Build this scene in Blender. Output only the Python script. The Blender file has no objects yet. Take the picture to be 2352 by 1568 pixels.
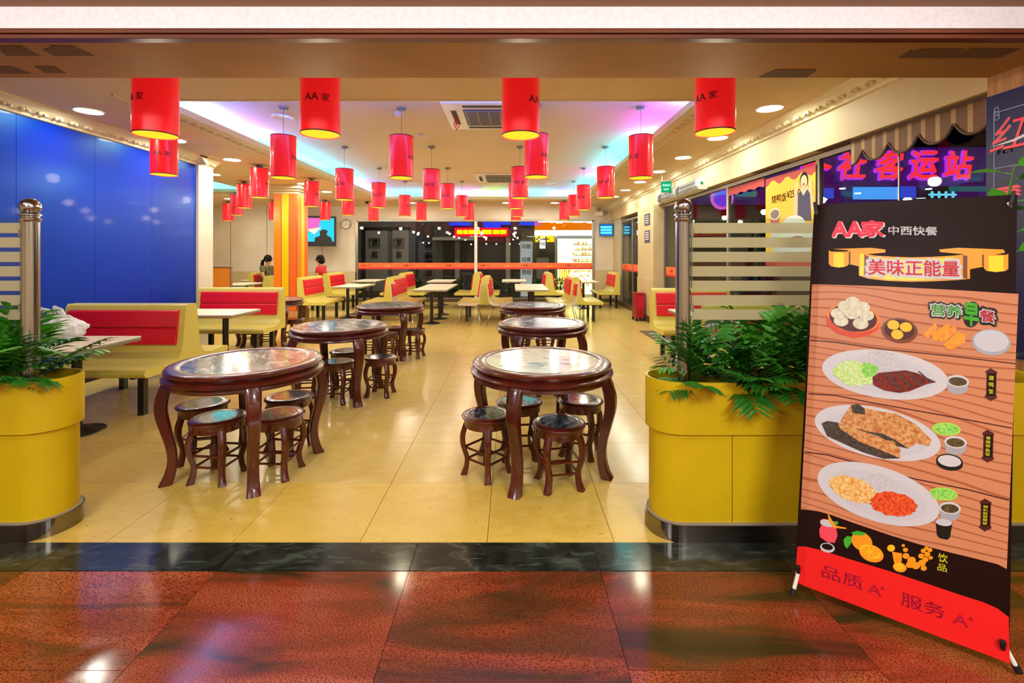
import bpy, bmesh, math, random
from math import sin, cos, pi, radians
from mathutils import Vector, Matrix, noise as mnoise
random.seed(7)
SC = bpy.context.scene
COL = SC.collection
# ------------------------------------------------------------------ camera, world, exposure
F, CX, CY, EYE = 1075.0, 1176.0, 585.0, 1.5      # focal length and horizon in pixels of the 2352 wide frame; eye height in metres
cam_d = bpy.data.cameras.new('camera'); cam = bpy.data.objects.new('camera', cam_d); COL.objects.link(cam)
cam.location = (0, 0, EYE); cam.rotation_euler = (pi/2, 0, 0)
cam_d.sensor_fit = 'HORIZONTAL'; cam_d.sensor_width = 36; cam_d.lens = 36*F/2352
cam_d.shift_y = -(784-CY)/2352; cam_d.clip_start = .05; cam_d.clip_end = 200
SC.camera = cam
w = bpy.data.worlds.new('night'); SC.world = w; w.use_nodes = True
w.node_tree.nodes['Background'].inputs[0].default_value = (.05, .06, .11, 1)
w.node_tree.nodes['Background'].inputs[1].default_value = .25
SC.view_settings.view_transform = 'Standard'; SC.view_settings.look = 'None'
SC.view_settings.gamma = 1; SC.view_settings.use_curve_mapping = False
SC.view_settings.exposure = 0.0
SC.cycles.use_denoising = True
SC.cycles.max_bounces = 8; SC.cycles.diffuse_bounces = 4; SC.cycles.glossy_bounces = 4
SC.cycles.transparent_max_bounces = 12; SC.cycles.sample_clamp_indirect = 6
SC.cycles.caustics_reflective = False; SC.cycles.caustics_refractive = False

def area(name, loc, rot, sx, sy, watts, col):
    d = bpy.data.lights.new(name, 'AREA'); d.shape = 'RECTANGLE'; d.size = sx; d.size_y = sy; d.energy = watts; d.color = col
    o = bpy.data.objects.new(name, d); COL.objects.link(o); o.location = loc; o.rotation_euler = rot
    return o
# fluorescent panels in the mall corridor ceiling, behind and above the photographer
area('corridor_light', (-2.2, -.9, 2.70), (0, 0, 0), 1.2, .5, 125, (1, .96, .92))
area('corridor_light', (1.6, -.9, 2.70), (0, 0, 0), 1.2, .5, 150, (1, .96, .92))

area('cove_light', (-.4, 1.25, 2.69), (radians(72), 0, 0), 6.4, .05, 46, (1, .97, .97))   # tube in the corridor ceiling that washes the white fascia

area('street_fill', (-2.5, 17.2, 5.2), (radians(20), 0, 0), 5, .6, 160, (1, .9, .78))      # unseen fill added to brighten the street behind the back window

# ------------------------------------------------------------------ helpers
def wx(px, D): return (px-CX)/F*D
def wz(py, D): return EYE-(py-CY)/F*D
def lin(h):
    h = h.lstrip('#'); r = []
    for i in (0, 2, 4):
        c = int(h[i:i+2], 16)/255; r.append(c/12.92 if c <= .04045 else ((c+.055)/1.055)**2.4)
    return (*r, 1)
_M = {}
def mat(name, col, rough=.5, metal=0., emit=None, es=0., coat=0., noise=None, bump=0, bscale=60, spec=None, alpha=1, trans=0, rand=0):
    m = bpy.data.materials.new(name); m.use_nodes = True; nt = m.node_tree; b = nt.nodes['Principled BSDF']
    b.inputs['Base Color'].default_value = lin(col); b.inputs['Roughness'].default_value = rough; b.inputs['Metallic'].default_value = metal
    if spec is not None: b.inputs['Specular IOR Level'].default_value = spec
    if coat: b.inputs['Coat Weight'].default_value = coat; b.inputs['Coat Roughness'].default_value = .06
    if emit: b.inputs['Emission Color'].default_value = lin(emit); b.inputs['Emission Strength'].default_value = es
    if alpha < 1: b.inputs['Alpha'].default_value = alpha
    if trans: b.inputs['Transmission Weight'].default_value = trans
    if noise or bump:
        tc = nt.nodes.new('ShaderNodeTexCoord'); vec = tc.outputs['Object']
        if rand:
            oi = nt.nodes.new('ShaderNodeObjectInfo'); ml = nt.nodes.new('ShaderNodeVectorMath'); ml.operation = 'ADD'
            mm = nt.nodes.new('ShaderNodeMath'); mm.operation = 'MULTIPLY'; mm.inputs[1].default_value = 57
            nt.links.new(oi.outputs['Random'], mm.inputs[0]); nt.links.new(mm.outputs[0], ml.inputs[1]); nt.links.new(vec, ml.inputs[0]); vec = ml.outputs[0]
    if noise:
        sc, c2, st = noise
        mp = nt.nodes.new('ShaderNodeMapping'); mp.inputs['Scale'].default_value = st
        n = nt.nodes.new('ShaderNodeTexNoise'); n.inputs['Scale'].default_value = sc; n.inputs['Detail'].default_value = 6
        r = nt.nodes.new('ShaderNodeValToRGB'); r.color_ramp.elements[0].position = .35; r.color_ramp.elements[1].position = .68
        r.color_ramp.elements[0].color = lin(col); r.color_ramp.elements[1].color = lin(c2)
        nt.links.new(vec, mp.inputs[0]); nt.links.new(mp.outputs[0], n.inputs['Vector']); nt.links.new(n.outputs['Fac'], r.inputs[0]); nt.links.new(r.outputs[0], b.inputs['Base Color'])
    if bump:
        n = nt.nodes.new('ShaderNodeTexNoise'); n.inputs['Scale'].default_value = bscale; n.inputs['Detail'].default_value = 3
        bp = nt.nodes.new('ShaderNodeBump'); bp.inputs['Strength'].default_value = bump; bp.inputs['Distance'].default_value = .01
        nt.links.new(vec, n.inputs['Vector']); nt.links.new(n.outputs['Fac'], bp.inputs['Height']); nt.links.new(bp.outputs[0], b.inputs['Normal'])
    _M[name] = m
    return m
def glass(name, tint='#ffffff', refl=1.0, rough=0.0, film=None, fa=0):
    """thin pane: transparent plus fresnel mirror, optionally with a frosted film"""
    m = bpy.data.materials.new(name); m.use_nodes = True; nt = m.node_tree; nt.nodes.clear()
    o = nt.nodes.new('ShaderNodeOutputMaterial'); t = nt.nodes.new('ShaderNodeBsdfTransparent'); t.inputs[0].default_value = lin(tint)
    g = nt.nodes.new('ShaderNodeBsdfGlossy'); g.inputs['Roughness'].default_value = rough
    lw = nt.nodes.new('ShaderNodeLayerWeight'); lw.inputs[0].default_value = .5      # Schlick: .04 + .96 (1 - cos)^5
    pw = nt.nodes.new('ShaderNodeMath'); pw.operation = 'POWER'; pw.inputs[1].default_value = 5; nt.links.new(lw.outputs['Facing'], pw.inputs[0])
    sc_ = nt.nodes.new('ShaderNodeMath'); sc_.operation = 'MULTIPLY_ADD'; sc_.inputs[1].default_value = .96; sc_.inputs[2].default_value = .04; nt.links.new(pw.outputs[0], sc_.inputs[0])
    mm = nt.nodes.new('ShaderNodeMath'); mm.operation = 'MULTIPLY'; mm.inputs[1].default_value = refl; mm.use_clamp = True
    mx = nt.nodes.new('ShaderNodeMixShader')
    nt.links.new(sc_.outputs[0], mm.inputs[0]); nt.links.new(mm.outputs[0], mx.inputs[0])
    nt.links.new(t.outputs[0], mx.inputs[1]); nt.links.new(g.outputs[0], mx.inputs[2])
    last = mx
    if film:
        d = nt.nodes.new('ShaderNodeBsdfDiffuse'); d.inputs[0].default_value = lin(film)
        tl = nt.nodes.new('ShaderNodeBsdfTranslucent'); tl.inputs[0].default_value = lin(film)
        m2 = nt.nodes.new('ShaderNodeMixShader'); m2.inputs[0].default_value = .5; nt.links.new(d.outputs[0], m2.inputs[1]); nt.links.new(tl.outputs[0], m2.inputs[2])
        m3 = nt.nodes.new('ShaderNodeMixShader'); m3.inputs[0].default_value = fa; nt.links.new(mx.outputs[0], m3.inputs[1]); nt.links.new(m2.outputs[0], m3.inputs[2]); last = m3
    nt.links.new(last.outputs[0], o.inputs[0])
    _M[name] = m
    return m
def glow(name, col, s=1.0):
    m = bpy.data.materials.new(name); m.use_nodes = True; nt = m.node_tree; nt.nodes.clear()
    o = nt.nodes.new('ShaderNodeOutputMaterial'); e = nt.nodes.new('ShaderNodeEmission'); e.inputs[0].default_value = lin(col); e.inputs[1].default_value = s
    nt.links.new(e.outputs[0], o.inputs[0]); _M[name] = m
    return m

class MB:
    """collects shapes, builds them as ONE mesh object"""
    def __init__(s, xf=None): s.v = []; s.f = []; s.m = []; s.sm = []; s.xf = xf or Matrix()
    def add(s, vs, fs, mi=0, sm=False):
        b = len(s.v); s.v += [s.xf @ Vector(p) for p in vs]
        for f in fs: s.f.append([b+i for i in f]); s.m.append(mi); s.sm.append(sm)
        return s
    def box(s, x0, x1, y0, y1, z0, z1, mi=0):
        vs = [(x, y, z) for x in (x0, x1) for y in (y0, y1) for z in (z0, z1)]
        return s.add(vs, [(0, 1, 3, 2), (4, 6, 7, 5), (0, 4, 5, 1), (2, 3, 7, 6), (0, 2, 6, 4), (1, 5, 7, 3)], mi)
    def quad(s, a, b, c, d, mi=0): return s.add([a, b, c, d], [(0, 1, 2, 3)], mi)
    def poly(s, pts, mi=0): return s.add(pts, [tuple(range(len(pts)))], mi)
    def lathe(s, prof, seg=32, c=(0, 0, 0), mi=0, sm=True):
        vs = []; fs = []; n = len(prof)
        for k in range(seg):
            a = 2*pi*k/seg
            for r, z in prof: vs.append((c[0]+r*cos(a), c[1]+r*sin(a), c[2]+z))
        for k in range(seg):
            k2 = (k+1) % seg
            for i in range(n-1):
                A, B, C_, D_ = k*n+i, k2*n+i, k2*n+i+1, k*n+i+1
                if prof[i][0] < 1e-6: fs.append((A, C_, D_))
                elif prof[i+1][0] < 1e-6: fs.append((A, B, D_))
                else: fs.append((A, B, C_, D_))
        return s.add(vs, fs, mi, sm)
    def disc(s, r, z, seg=32, c=(0, 0), mi=0, up=True):
        p = [(c[0]+r*cos(2*pi*k/seg), c[1]+r*sin(2*pi*k/seg), z) for k in range(seg)]
        return s.poly(p if up else p[::-1], mi)
    def tube(s, pts, r, seg=8, mi=0, cap=True, ell=None):
        pts = [Vector(p) for p in pts]; n = len(pts); rs = r if hasattr(r, '__len__') else [r]*n
        vs = []; fs = []; up = None
        for i, p in enumerate(pts):
            t = (pts[min(i+1, n-1)]-pts[max(i-1, 0)]).normalized()
            if up is None: up = Vector((0, 0, 1)) if abs(t.z) < .9 else Vector((0, 1, 0))
            x = t.cross(up).normalized(); y = x.cross(t).normalized(); up = y
            for k in range(seg):
                a = 2*pi*k/seg+pi/seg; vs.append(p+x*cos(a)*rs[i]+y*sin(a)*rs[i]*(ell or 1))
        for i in range(n-1):
            for k in range(seg):
                k2 = (k+1) % seg; fs.append((i*seg+k, i*seg+k2, (i+1)*seg+k2, (i+1)*seg+k))
        if cap: fs += [tuple(range(seg))[::-1], tuple((n-1)*seg+k for k in range(seg))]
        return s.add(vs, fs, mi, seg > 5)
    def prism(s, poly, fn, t0, t1, mi=0, sm=False):
        """extrude a 2d polygon; fn(u, v, t) gives the point"""
        n = len(poly); vs = [fn(u, v, t0) for u, v in poly]+[fn(u, v, t1) for u, v in poly]
        s.add(vs, [tuple(range(n))[::-1], tuple(range(n, 2*n))], mi)
        return s.add(vs, [(i, (i+1) % n, n+(i+1) % n, n+i) for i in range(n)], mi, sm)
    def ball(s, c, r, seg=12, rings=8, mi=0, sc=(1, 1, 1)):
        prof = [(max(0, r*sin(pi*i/rings)), -r*cos(pi*i/rings)) for i in range(rings+1)]
        prof[0] = (0, -r); prof[-1] = (0, r)
        old = s.xf; s.xf = old @ Matrix.Translation(c) @ Matrix.Diagonal((*sc, 1)); s.lathe(prof, seg, (0, 0, 0), mi); s.xf = old
        return s
    def build(s, name, mats, parent=None, bevel=0, bs=2, loc=None, uv=None):
        me = bpy.data.meshes.new(name); me.from_pydata([tuple(p) for p in s.v], [], s.f)
        ml = mats if isinstance(mats, (list, tuple)) else [mats]
        for m in ml: me.materials.append(_M[m] if isinstance(m, str) else m)
        me.polygons.foreach_set('material_index', s.m); me.polygons.foreach_set('use_smooth', s.sm)
        if uv:
            l = me.uv_layers.new(name='uv')
            for lp in me.loops: l.data[lp.index].uv = uv[lp.vertex_index]
        bm = bmesh.new(); bm.from_mesh(me); bmesh.ops.recalc_face_normals(bm, faces=bm.faces)
        for e_ in bm.edges:
            if len(e_.link_faces) == 2 and e_.calc_face_angle(0) > .7: e_.smooth = False
        bm.to_mesh(me); bm.free(); me.update()
        o = bpy.data.objects.new(name, me); COL.objects.link(o)
        if parent: o.parent = parent
        if loc: o.location = loc
        if bevel:
            md = o.modifiers.new('bevel', 'BEVEL'); md.width = bevel; md.segments = bs; md.limit_method = 'ANGLE'; md.angle_limit = radians(40)
        return o
def tag(o, label=None, cat=None, group=None, kind=None):
    if label: o['label'] = label
    if cat: o['category'] = cat
    if group: o['group'] = group
    if kind: o['kind'] = kind
    return o
def thing(name, label, cat, loc=(0, 0, 0), rz=0, group=None):
    o = bpy.data.objects.new(name, None); COL.objects.link(o); o.location = loc; o.rotation_euler = (0, 0, rz); o.empty_display_size = .1
    return tag(o, label, cat, group)
def dup(root, loc, rz, label, skip=()):
    r = root.copy(); COL.objects.link(r); r.location = loc; r.rotation_euler = (0, 0, rz); r['label'] = label
    for ch in list(root.children):
        if ch.name.split('.')[0] in skip: continue
        c = ch.copy(); COL.objects.link(c); c.parent = r
        for g in ch.children:
            if g.name.split('.')[0] in skip: continue
            d = g.copy(); COL.objects.link(d); d.parent = c
    return r
def struct(name, mb, m, **k): return tag(mb.build(name, m, **k), kind='structure')
_T = {}
def text_geo(s, res=3):
    """triangulated outline of a word, one unit high letters, centred"""
    key = s
    if key in _T: return _T[key]
    c = bpy.data.curves.new('t', 'FONT'); c.body = s; c.size = 1; c.align_x = 'CENTER'; c.resolution_u = res
    o = bpy.data.objects.new('t', c); COL.objects.link(o)
    bpy.context.view_layer.update()
    dg = bpy.context.evaluated_depsgraph_get(); me = bpy.data.meshes.new_from_object(o.evaluated_get(dg))
    vs = [(v.co.x, v.co.y) for v in me.vertices]; fs = [tuple(p.vertices) for p in me.polygons]
    bpy.data.objects.remove(o); bpy.data.curves.remove(c); bpy.data.meshes.remove(me)
    x0, x1 = min(v[0] for v in vs), max(v[0] for v in vs); y0, y1 = min(v[1] for v in vs), max(v[1] for v in vs)
    vs = [(x-(x0+x1)/2, y-(y0+y1)/2) for x, y in vs]
    _T[key] = (vs, fs, x1-x0, y1-y0)
    return _T[key]
def put_text(mb, s, fn, h, bold=0.0, mi=0, w=None, shear=0):
    """write s into mb: h = height of the word, w = its width if it is to be stretched; fn(u, v) gives the point; bold thickens the strokes (em)"""
    vs, fs, tw, th = text_geo(s); k = h/th; kx = (w/tw) if w else k
    offs = [(0, 0)]
    if bold > .001: offs = [(bold*cos(a*pi/4), bold*sin(a*pi/4)) for a in (range(8) if bold > .03 else range(1, 9, 2))]
    for ox, oy in offs: mb.add([fn((x+ox)*kx+shear*y*k, (y+oy)*k) for x, y in vs], fs, mi)
    return mb

# ------------------------------------------------------------------ materials
mat('wood_dark', '#3e0f08', .28, coat=.4, noise=(7, '#5c1c0e', (1, 1, .25)), rand=1)
mat('cream_shell', '#dacb62', .32, coat=.3)
mat('red_vinyl', '#dc1228', .38, bump=.1, bscale=9)
mat('black_metal', '#0c0c0d', .35, coat=.3)
mat('white_top', '#fbf3dc', .3, noise=(30, '#f2e8cc', (1, 1, 1)))
mat('chrome', '#b4b4b6', .18, 1.0)
mat('steel', '#8b837c', .22, 1.0, bump=.03, bscale=6)
mat('alu', '#a9a69c', .35, .8)
mat('yellow_panel', '#d9ba0c', .42, noise=(3, '#ceae08', (1, 1, 1)), bump=.03, bscale=5)
mat('cream_wall', '#ccb890', .6, noise=(2.5, '#c4ae84', (1, 1, 1)))
mat('white_wall', '#ded2c4', .6, noise=(2, '#d5c8b6', (1, 1, 1)))
mat('ceiling_paint', '#dcc096', .75, noise=(1.5, '#d4b68a', (1, 1, 1)))
mat('coffer_paint', '#dcc8ae', .8)
mat('soffit_paint', '#b08046', .7, noise=(2, '#a4763e', (1, 1, 1)))
mat('fascia_white', '#f2eef2', .6, noise=(40, '#e8e2e6', (1, 1, 1)))
mat('mall_ceiling', '#9c7352', .7)
mat('trim_wood', '#5b2a1a', .35, noise=(6, '#7a4128', (.2, 1, 1)))
mat('peel', '#6a4c33', .9)
mat('moulding', '#d8c9a6', .6)
mat('base_brown', '#5a4632', .5)
mat('blue_glass', '#0022aa', .42, coat=.07, spec=.6, noise=(1.2, '#001e9c', (1, 1, 1)))
_M['blue_glass'].node_tree.nodes['Principled BSDF'].inputs['Specular Tint'].default_value = lin('#10b0ff')
mat('joint_dark', '#141a30', .6)
mat('lantern_red', '#c80c18', .3, emit='#ff1020', es=.5, coat=.5)
mat('lantern_rim', '#5c0508', .6)
glow('lantern_inside', '#ffd630', 1.25)
mat('logo_dark', '#571016', .5)
mat('canopy_metal', '#8f8b86', .4, .6)
glow('downlight', '#f8ffec', 150)
mat('downlight_ring', '#eadfc8', .4)
mat('leaf', '#2f7a1c', .38, noise=(5, '#1c5212', (1, 1, 1)), rand=1)
mat('leaf_light', '#56a62c', .4, noise=(5, '#3b8a20', (1, 1, 1)), rand=1)
mat('leaf_dark', '#153c12', .45)
mat('stem', '#3c6a1e', .5)
mat('soil', '#241a12', .9, bump=.6, bscale=40)
mat('orange', '#ff7a12', .4)
mat('orange2', '#f5621c', .4)
mat('yellow_stripe', '#f3b800', .4)
mat('grout', '#6b5226', .8)
mat('dark', '#0a0a0c', .6)
mat('sealant', '#9a907c', .7); mat('white_plastic', '#e6e2da', .4)
mat('grey_plastic', '#8a8984', .5)
glass('pane', '#e8ecec', .5)
glass('pane_clear', '#e6f2ec', 1.0)
glass('frosted', '#ffffff', 1.0, .2, '#d6ccaa', .74)
glow('led_white', '#ffffff', 5)

def marble(name, base, vein, sc, rough=.12, stretch=(1, 1, 1), dens=.5, rand=1, speck=None, third=None):
    m = bpy.data.materials.new(name); m.use_nodes = True; nt = m.node_tree; b = nt.nodes['Principled BSDF']; N = nt.nodes.new; L = nt.links.new
    tc = N('ShaderNodeTexCoord'); oi = N('ShaderNodeObjectInfo'); mm = N('ShaderNodeMath'); mm.operation = 'MULTIPLY'; mm.inputs[1].default_value = 41 if rand else 0
    ad = N('ShaderNodeVectorMath'); ad.operation = 'ADD'; L(oi.outputs['Random'], mm.inputs[0]); L(tc.outputs['Object'], ad.inputs[0]); L(mm.outputs[0], ad.inputs[1])
    mp = N('ShaderNodeMapping'); mp.inputs['Scale'].default_value = stretch; L(ad.outputs[0], mp.inputs[0])
    n1 = N('ShaderNodeTexNoise'); n1.inputs['Scale'].default_value = sc*.5; n1.inputs['Detail'].default_value = 3; L(mp.outputs[0], n1.inputs['Vector'])
    ml = N('ShaderNodeVectorMath'); ml.operation = 'MULTIPLY_ADD'; ml.inputs[1].default_value = (.8/sc*4,)*3; L(n1.outputs['Color'], ml.inputs[0]); L(mp.outputs[0], ml.inputs[2])
    n2 = N('ShaderNodeTexNoise'); n2.inputs['Scale'].default_value = sc; n2.inputs['Detail'].default_value = 9; n2.inputs['Distortion'].default_value = .9; L(ml.outputs[0], n2.inputs['Vector'])
    r = N('ShaderNodeValToRGB'); e = r.color_ramp.elements; e[0].position = dens-.12; e[0].color = lin(vein); e[1].position = dens+.06; e[1].color = lin(base); L(n2.outputs['Fac'], r.inputs[0])
    if third:
        e2 = r.color_ramp.elements.new(min(.98, dens+.2)); e2.color = lin(third)
    out = r.outputs[0]
    if speck:
        n3 = N('ShaderNodeTexNoise'); n3.inputs['Scale'].default_value = speck[0]; n3.inputs['Detail'].default_value = 4
        mp3 = N('ShaderNodeMapping'); mp3.inputs['Scale'].default_value = speck[3]; L(ad.outputs[0], mp3.inputs[0]); L(mp3.outputs[0], n3.inputs['Vector'])
        r3 = N('ShaderNodeValToRGB'); r3.color_ramp.elements[0].position = speck[2]; r3.color_ramp.elements[0].color = (0, 0, 0, 1); r3.color_ramp.elements[1].position = speck[2]+.09; L(n3.outputs['Fac'], r3.inputs[0])
        mx = N('ShaderNodeMix'); mx.data_type = 'RGBA'; L(r3.outputs[0], mx.inputs[0]); L(out, mx.inputs[6]); mx.inputs[7].default_value = lin(speck[1]); out = mx.outputs[2]
    L(out, b.inputs['Base Color']); b.inputs['Roughness'].default_value = rough
    _M[name] = m
marble('marble_grey', '#7f8890', '#2e3842', 5, .15, (1, 3.2, 1), .47, third='#cfcfcc')
marble('marble_white', '#e6e6dc', '#5d6a78', 5, .12, (1.5, .8, 1), .42)
marble('marble_dark', '#59606a', '#1b2028', 14, .1, (1, 2.4, 1), .52, third='#a5a9ab')
marble('tile', '#dabf70', '#d5b866', 3, .2, (1, 2.6, 1), .5, speck=(55, '#b0903c', .70, (.4, 1.6, 1)))
marble('tile_worn', '#e0c058', '#d9b64e', 3, .3, (1, 2.6, 1), .5, speck=(85, '#8a6a28', .645, (.6, 1.2, 1)))
marble('threshold', '#2c322c', '#171c19', 5, .16, (1, 2, 1), .5, third='#4c564d', speck=(14, '#434d45', .6, (.5, 2.5, 1)))
marble('granite', '#964428', '#2f321a', 1.9, .12, (.34, 1.9, 1), .485, speck=(230, '#521f10', .50, (.55, 1.2, 1)), third='#b05c3a')
# ------------------------------------------------------------------ floor
ROOM_F, ROOM_B = 2.44, 14.9
g = MB(); g.box(-9.6, 3.45, ROOM_F, ROOM_B, -.06, -.004)
g.box(-4.6, 3.6, -3.0, ROOM_F, -.06, -.006)
floor = struct('floor', g, 'grout')
rows = [2.44]+[3.08+.657*k for k in range(19)]
xs = [-.13+.664*k for k in range(-15, 6)]
far = MB(); std = None; ntile = 0
for j in range(len(rows)-1):
    y0, y1 = rows[j], min(rows[j+1], ROOM_B)
    if y0 >= ROOM_B: break
    for x in xs:
        x0, x1 = max(x, -9.6), min(x+.664, 3.3)
        if x1-x0 < .05: continue
        if y0 < 9.8 and x1 > -6.2 and x1 > -1.15*y1-.3 and x0 < 1.15*y1:
            t = MB().box(-(x1-x0)/2+.0016, (x1-x0)/2-.0016, -(y1-y0)/2+.0016, (y1-y0)/2-.0016, -.012, 0)
            if abs(x1-x0-.664) < .001 and j > 0:
                if std is None: o = std = t.build('tile', 'tile', floor)
                else:
                    o = std.copy(); COL.objects.link(o)
            else: o = t.build('tile', 'tile_worn' if j == 0 else 'tile', floor)
            o.parent = floor; o.location = ((x0+x1)/2, (y0+y1)/2, 0); ntile += 1
        else: far.box(x0+.0016, x1-.0016, y0+.0016, y1-.0016, -.012, 0)
tag(far.build('tiled_surface', 'tile', floor), kind='stuff')
sx = [-4.13, -3.22, -2.31, -1.40, -.488, .42, 1.33, 2.24, 3.15]
for i in range(len(sx)-1):
    a, b = sx[i], sx[i+1]
    o = MB().box(-(b-a)/2+.0018, (b-a)/2-.0018, -.1085, .1085, -.012, .002).build('stone_slab', 'threshold', floor); o.location = ((a+b)/2, 2.33, 0)
    ys = [(1.69, 2.22), (.9, 1.69)] if i in (2, 5) else [(1.0, 2.22)]
    if i == 4: ys = [(.9, 2.22)]
    ys.append((-1.0, ys[-1][0]))
    for y0, y1 in ys:
        o = MB().box(-(b-a)/2+.0012, (b-a)/2-.0012, -(y1-y0)/2+.0012, (y1-y0)/2-.0012, -.012, 0).build('granite_slab', 'granite', floor); o.location = ((a+b)/2, (y0+y1)/2, 0)

# ------------------------------------------------------------------ ceilings
ZC, ZU, ZS = 3.05, 3.27, 2.589
holes = [(-3.65, 1.9, 4.7, 13.0), (-9.2, -6.29, 7.0, 11.5)]
c = MB(); t = .05
c.box(-9.6, 3.35, 2.88, 4.7, ZC, ZC+t); c.box(1.9, 3.35, 4.7, ROOM_B, ZC, ZC+t); c.box(-3.65, 1.9, 13.0, ROOM_B, ZC, ZC+t)
c.box(-6.29, -3.65, 4.7, ROOM_B, ZC, ZC+t); c.box(-9.6, -6.29, 4.7, 7.0, ZC, ZC+t); c.box(-9.6, -6.29, 11.5, ROOM_B, ZC, ZC+t); c.box(-9.6, -9.2, 7, 11.5, ZC, ZC+t)
ceil = struct('ceiling', c, 'ceiling_paint')
segs = ['#2a50ff', '#20c8ff', '#8ad8ff', '#20d0ff', '#ff20f0', '#3060ff', '#20e0ff', '#bfe0ff', '#20c8ff', '#40ff60', '#ff2050', '#20d0ff']
for hi, (x0, x1, y0, y1) in enumerate(holes):
    e = .34
    u = MB(); u.box(x0-e, x1+e, y0-e, y1+e, ZU, ZU+.04)
    u.box(x0-e-.04, x0-e, y0-e, y1+e, ZC+t, ZU); u.box(x1+e, x1+e+.04, y0-e, y1+e, ZC+t, ZU)
    u.box(x0-e, x1+e, y0-e-.04, y0-e, ZC+t, ZU); u.box(x0-e, x1+e, y1+e, y1+e+.04, ZC+t, ZU)
    struct('trim_%d' % (hi*3+1), u, 'coffer_paint')
    # lip moulding with carved ornament round the opening
    l = MB()
    def frame(mb, a, b, z0, z1, mi=0):
        
        if z0 > ZC-.01: mb.box(x0-b, x1+b, y0-b, y0-a, z0, z1, mi)
        mb.box(x0-b, x1+b, y1+a, y1+b, z0, z1, mi)
        mb.box(x0-b, x0-a, y0-a, y1+a, z0, z1, mi); mb.box(x1+a, x1+b, y0-a, y1+a, z0, z1, mi)
    frame(l, -.02, .02, ZC-.005, ZC+.072); frame(l, .02, .07, ZC-.012, ZC-.001); frame(l, .19, .215, ZC-.016, ZC-.001)
    tr = struct('trim_%d' % (hi*3+2), l, 'moulding')
    orn = MB()
    n = int((y1-y0)/.16)
    for k in range(n):
        y = y0+(k+.5)*(y1-y0)/n
        for xx in (x0-.13, x1+.13): orn.ball((xx, y, ZC-.002), .05, 8, 4, 0, (1, .9, .3)); 
    n = int((x1-x0)/.16)
    for k in range(n):
        x = x0+(k+.5)*(x1-x0)/n; orn.ball((x, y1+.13, ZC-.002), .05, 8, 4, 0, (.9, 1, .3))
    tag(orn.build('carved_ornament', 'moulding', tr), kind='stuff')
    # coloured light strips lying on the ledge
    per = []
    def run(ax, a, b, other):
        n = max(1, round((b-a)/.7))
        for k in range(n): per.append((ax, a+(b-a)*k/n, a+(b-a)*(k+1)/n, other))
    run('y', y0, y1, x0-.17); run('x', x0, x1, y1+.17); run('y', y0, y1, x1+.17)
    if hi == 0: run('x', x0, x1, y0-.17)
    strip = thing('light_strip', 'coloured light strip hidden on the ledge of the %s ceiling recess' % ('large' if hi == 0 else 'far left small'), 'light')
    nL = len([p for p in per if p[0] == 'y' and p[3] < (x0+x1)/2])
    for k, (ax, a, b, o_) in enumerate(per):
        if hi == 1: colr = '#30c8ff'
        else:
            m_ = (a+b)/2
            if ax == 'y' and o_ < 0: colr = '#6088ff' if m_ < 6 else '#b060ff' if m_ < 6.6 else '#30b8ff' if m_ < 9.5 else '#20d0ff' if m_ < 11 else '#7060ff'
            elif ax == 'x' and o_ > 8: f_ = (m_-x0)/(x1-x0); colr = '#28c8ff' if f_ < .38 else '#c050ff' if f_ < .5 else '#ff4070' if f_ < .56 else '#70ff50' if f_ < .66 else '#28c8ff' if f_ < .85 else '#8040ff'
            elif ax == 'y': colr = '#18a0ff' if m_ < 5.4 else '#d020ff' if m_ < 6.7 else '#18d8ff' if m_ < 9.4 else '#e020ff' if m_ < 10.3 else '#20c8ff'
            else: colr = '#5070ff'
        nm = 'led_'+colr
        if nm not in _M: glow(nm, colr, 270)
        bx = (a+.01, b-.01)
        s_ = MB()
        if ax == 'y': s_.box(o_-.015, o_+.015, bx[0], bx[1], ZC+t+.001, ZC+t+.013)
        else: s_.box(bx[0], bx[1], o_-.015, o_+.015, ZC+t+.001, ZC+t+.013)
        s_.build('strip_segment', nm, strip)

# mall side: soffit beam, fascia, corridor ceiling
s = MB(); s.box(-4.6, 3.4, 2.40, 2.88, ZS, 3.2)
soff = struct('trim_7', s, 'soffit_paint')
s = MB(); s.box(-4.6, 3.4, 2.33, 2.40, 2.628, 2.80); struct('trim_8', s, 'fascia_white')
s = MB(); s.box(-4.6, 3.4, 2.345, 2.40, ZS-.004, 2.606); s.box(-4.6, 3.4, 2.335, 2.40, 2.608, 2.628); struct('trim_9', s, 'trim_wood', bevel=.004)
s = MB(); s.box(-4.6, 3.6, -3.0, 2.33, 2.735, 2.80); struct('ceiling_mall', s, 'mall_ceiling')
s = MB(); s.box(-4.7, 3.7, -3.1, -3.0, -.05, 2.8); struct('wall_front', s, 'cream_wall')
s = MB(); s.box(-4.7, -4.6, -3.0, 2.4, -.05, 2.8); s.box(3.6, 3.7, -3.0, 2.2, -.05, 2.8); struct('wall_side', s, 'cream_wall')
def soffit_patch(pts):
    p = []
    for px, py in pts:
        D = (ZS-EYE)*F/(CY-py); p.append((wx(px, D), D))
    m = MB(); m.prism(p, lambda u, v, t_: (u, v, t_), ZS-.003, ZS+.001)
    m.build('peeled_patch', 'peel', soff)
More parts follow.
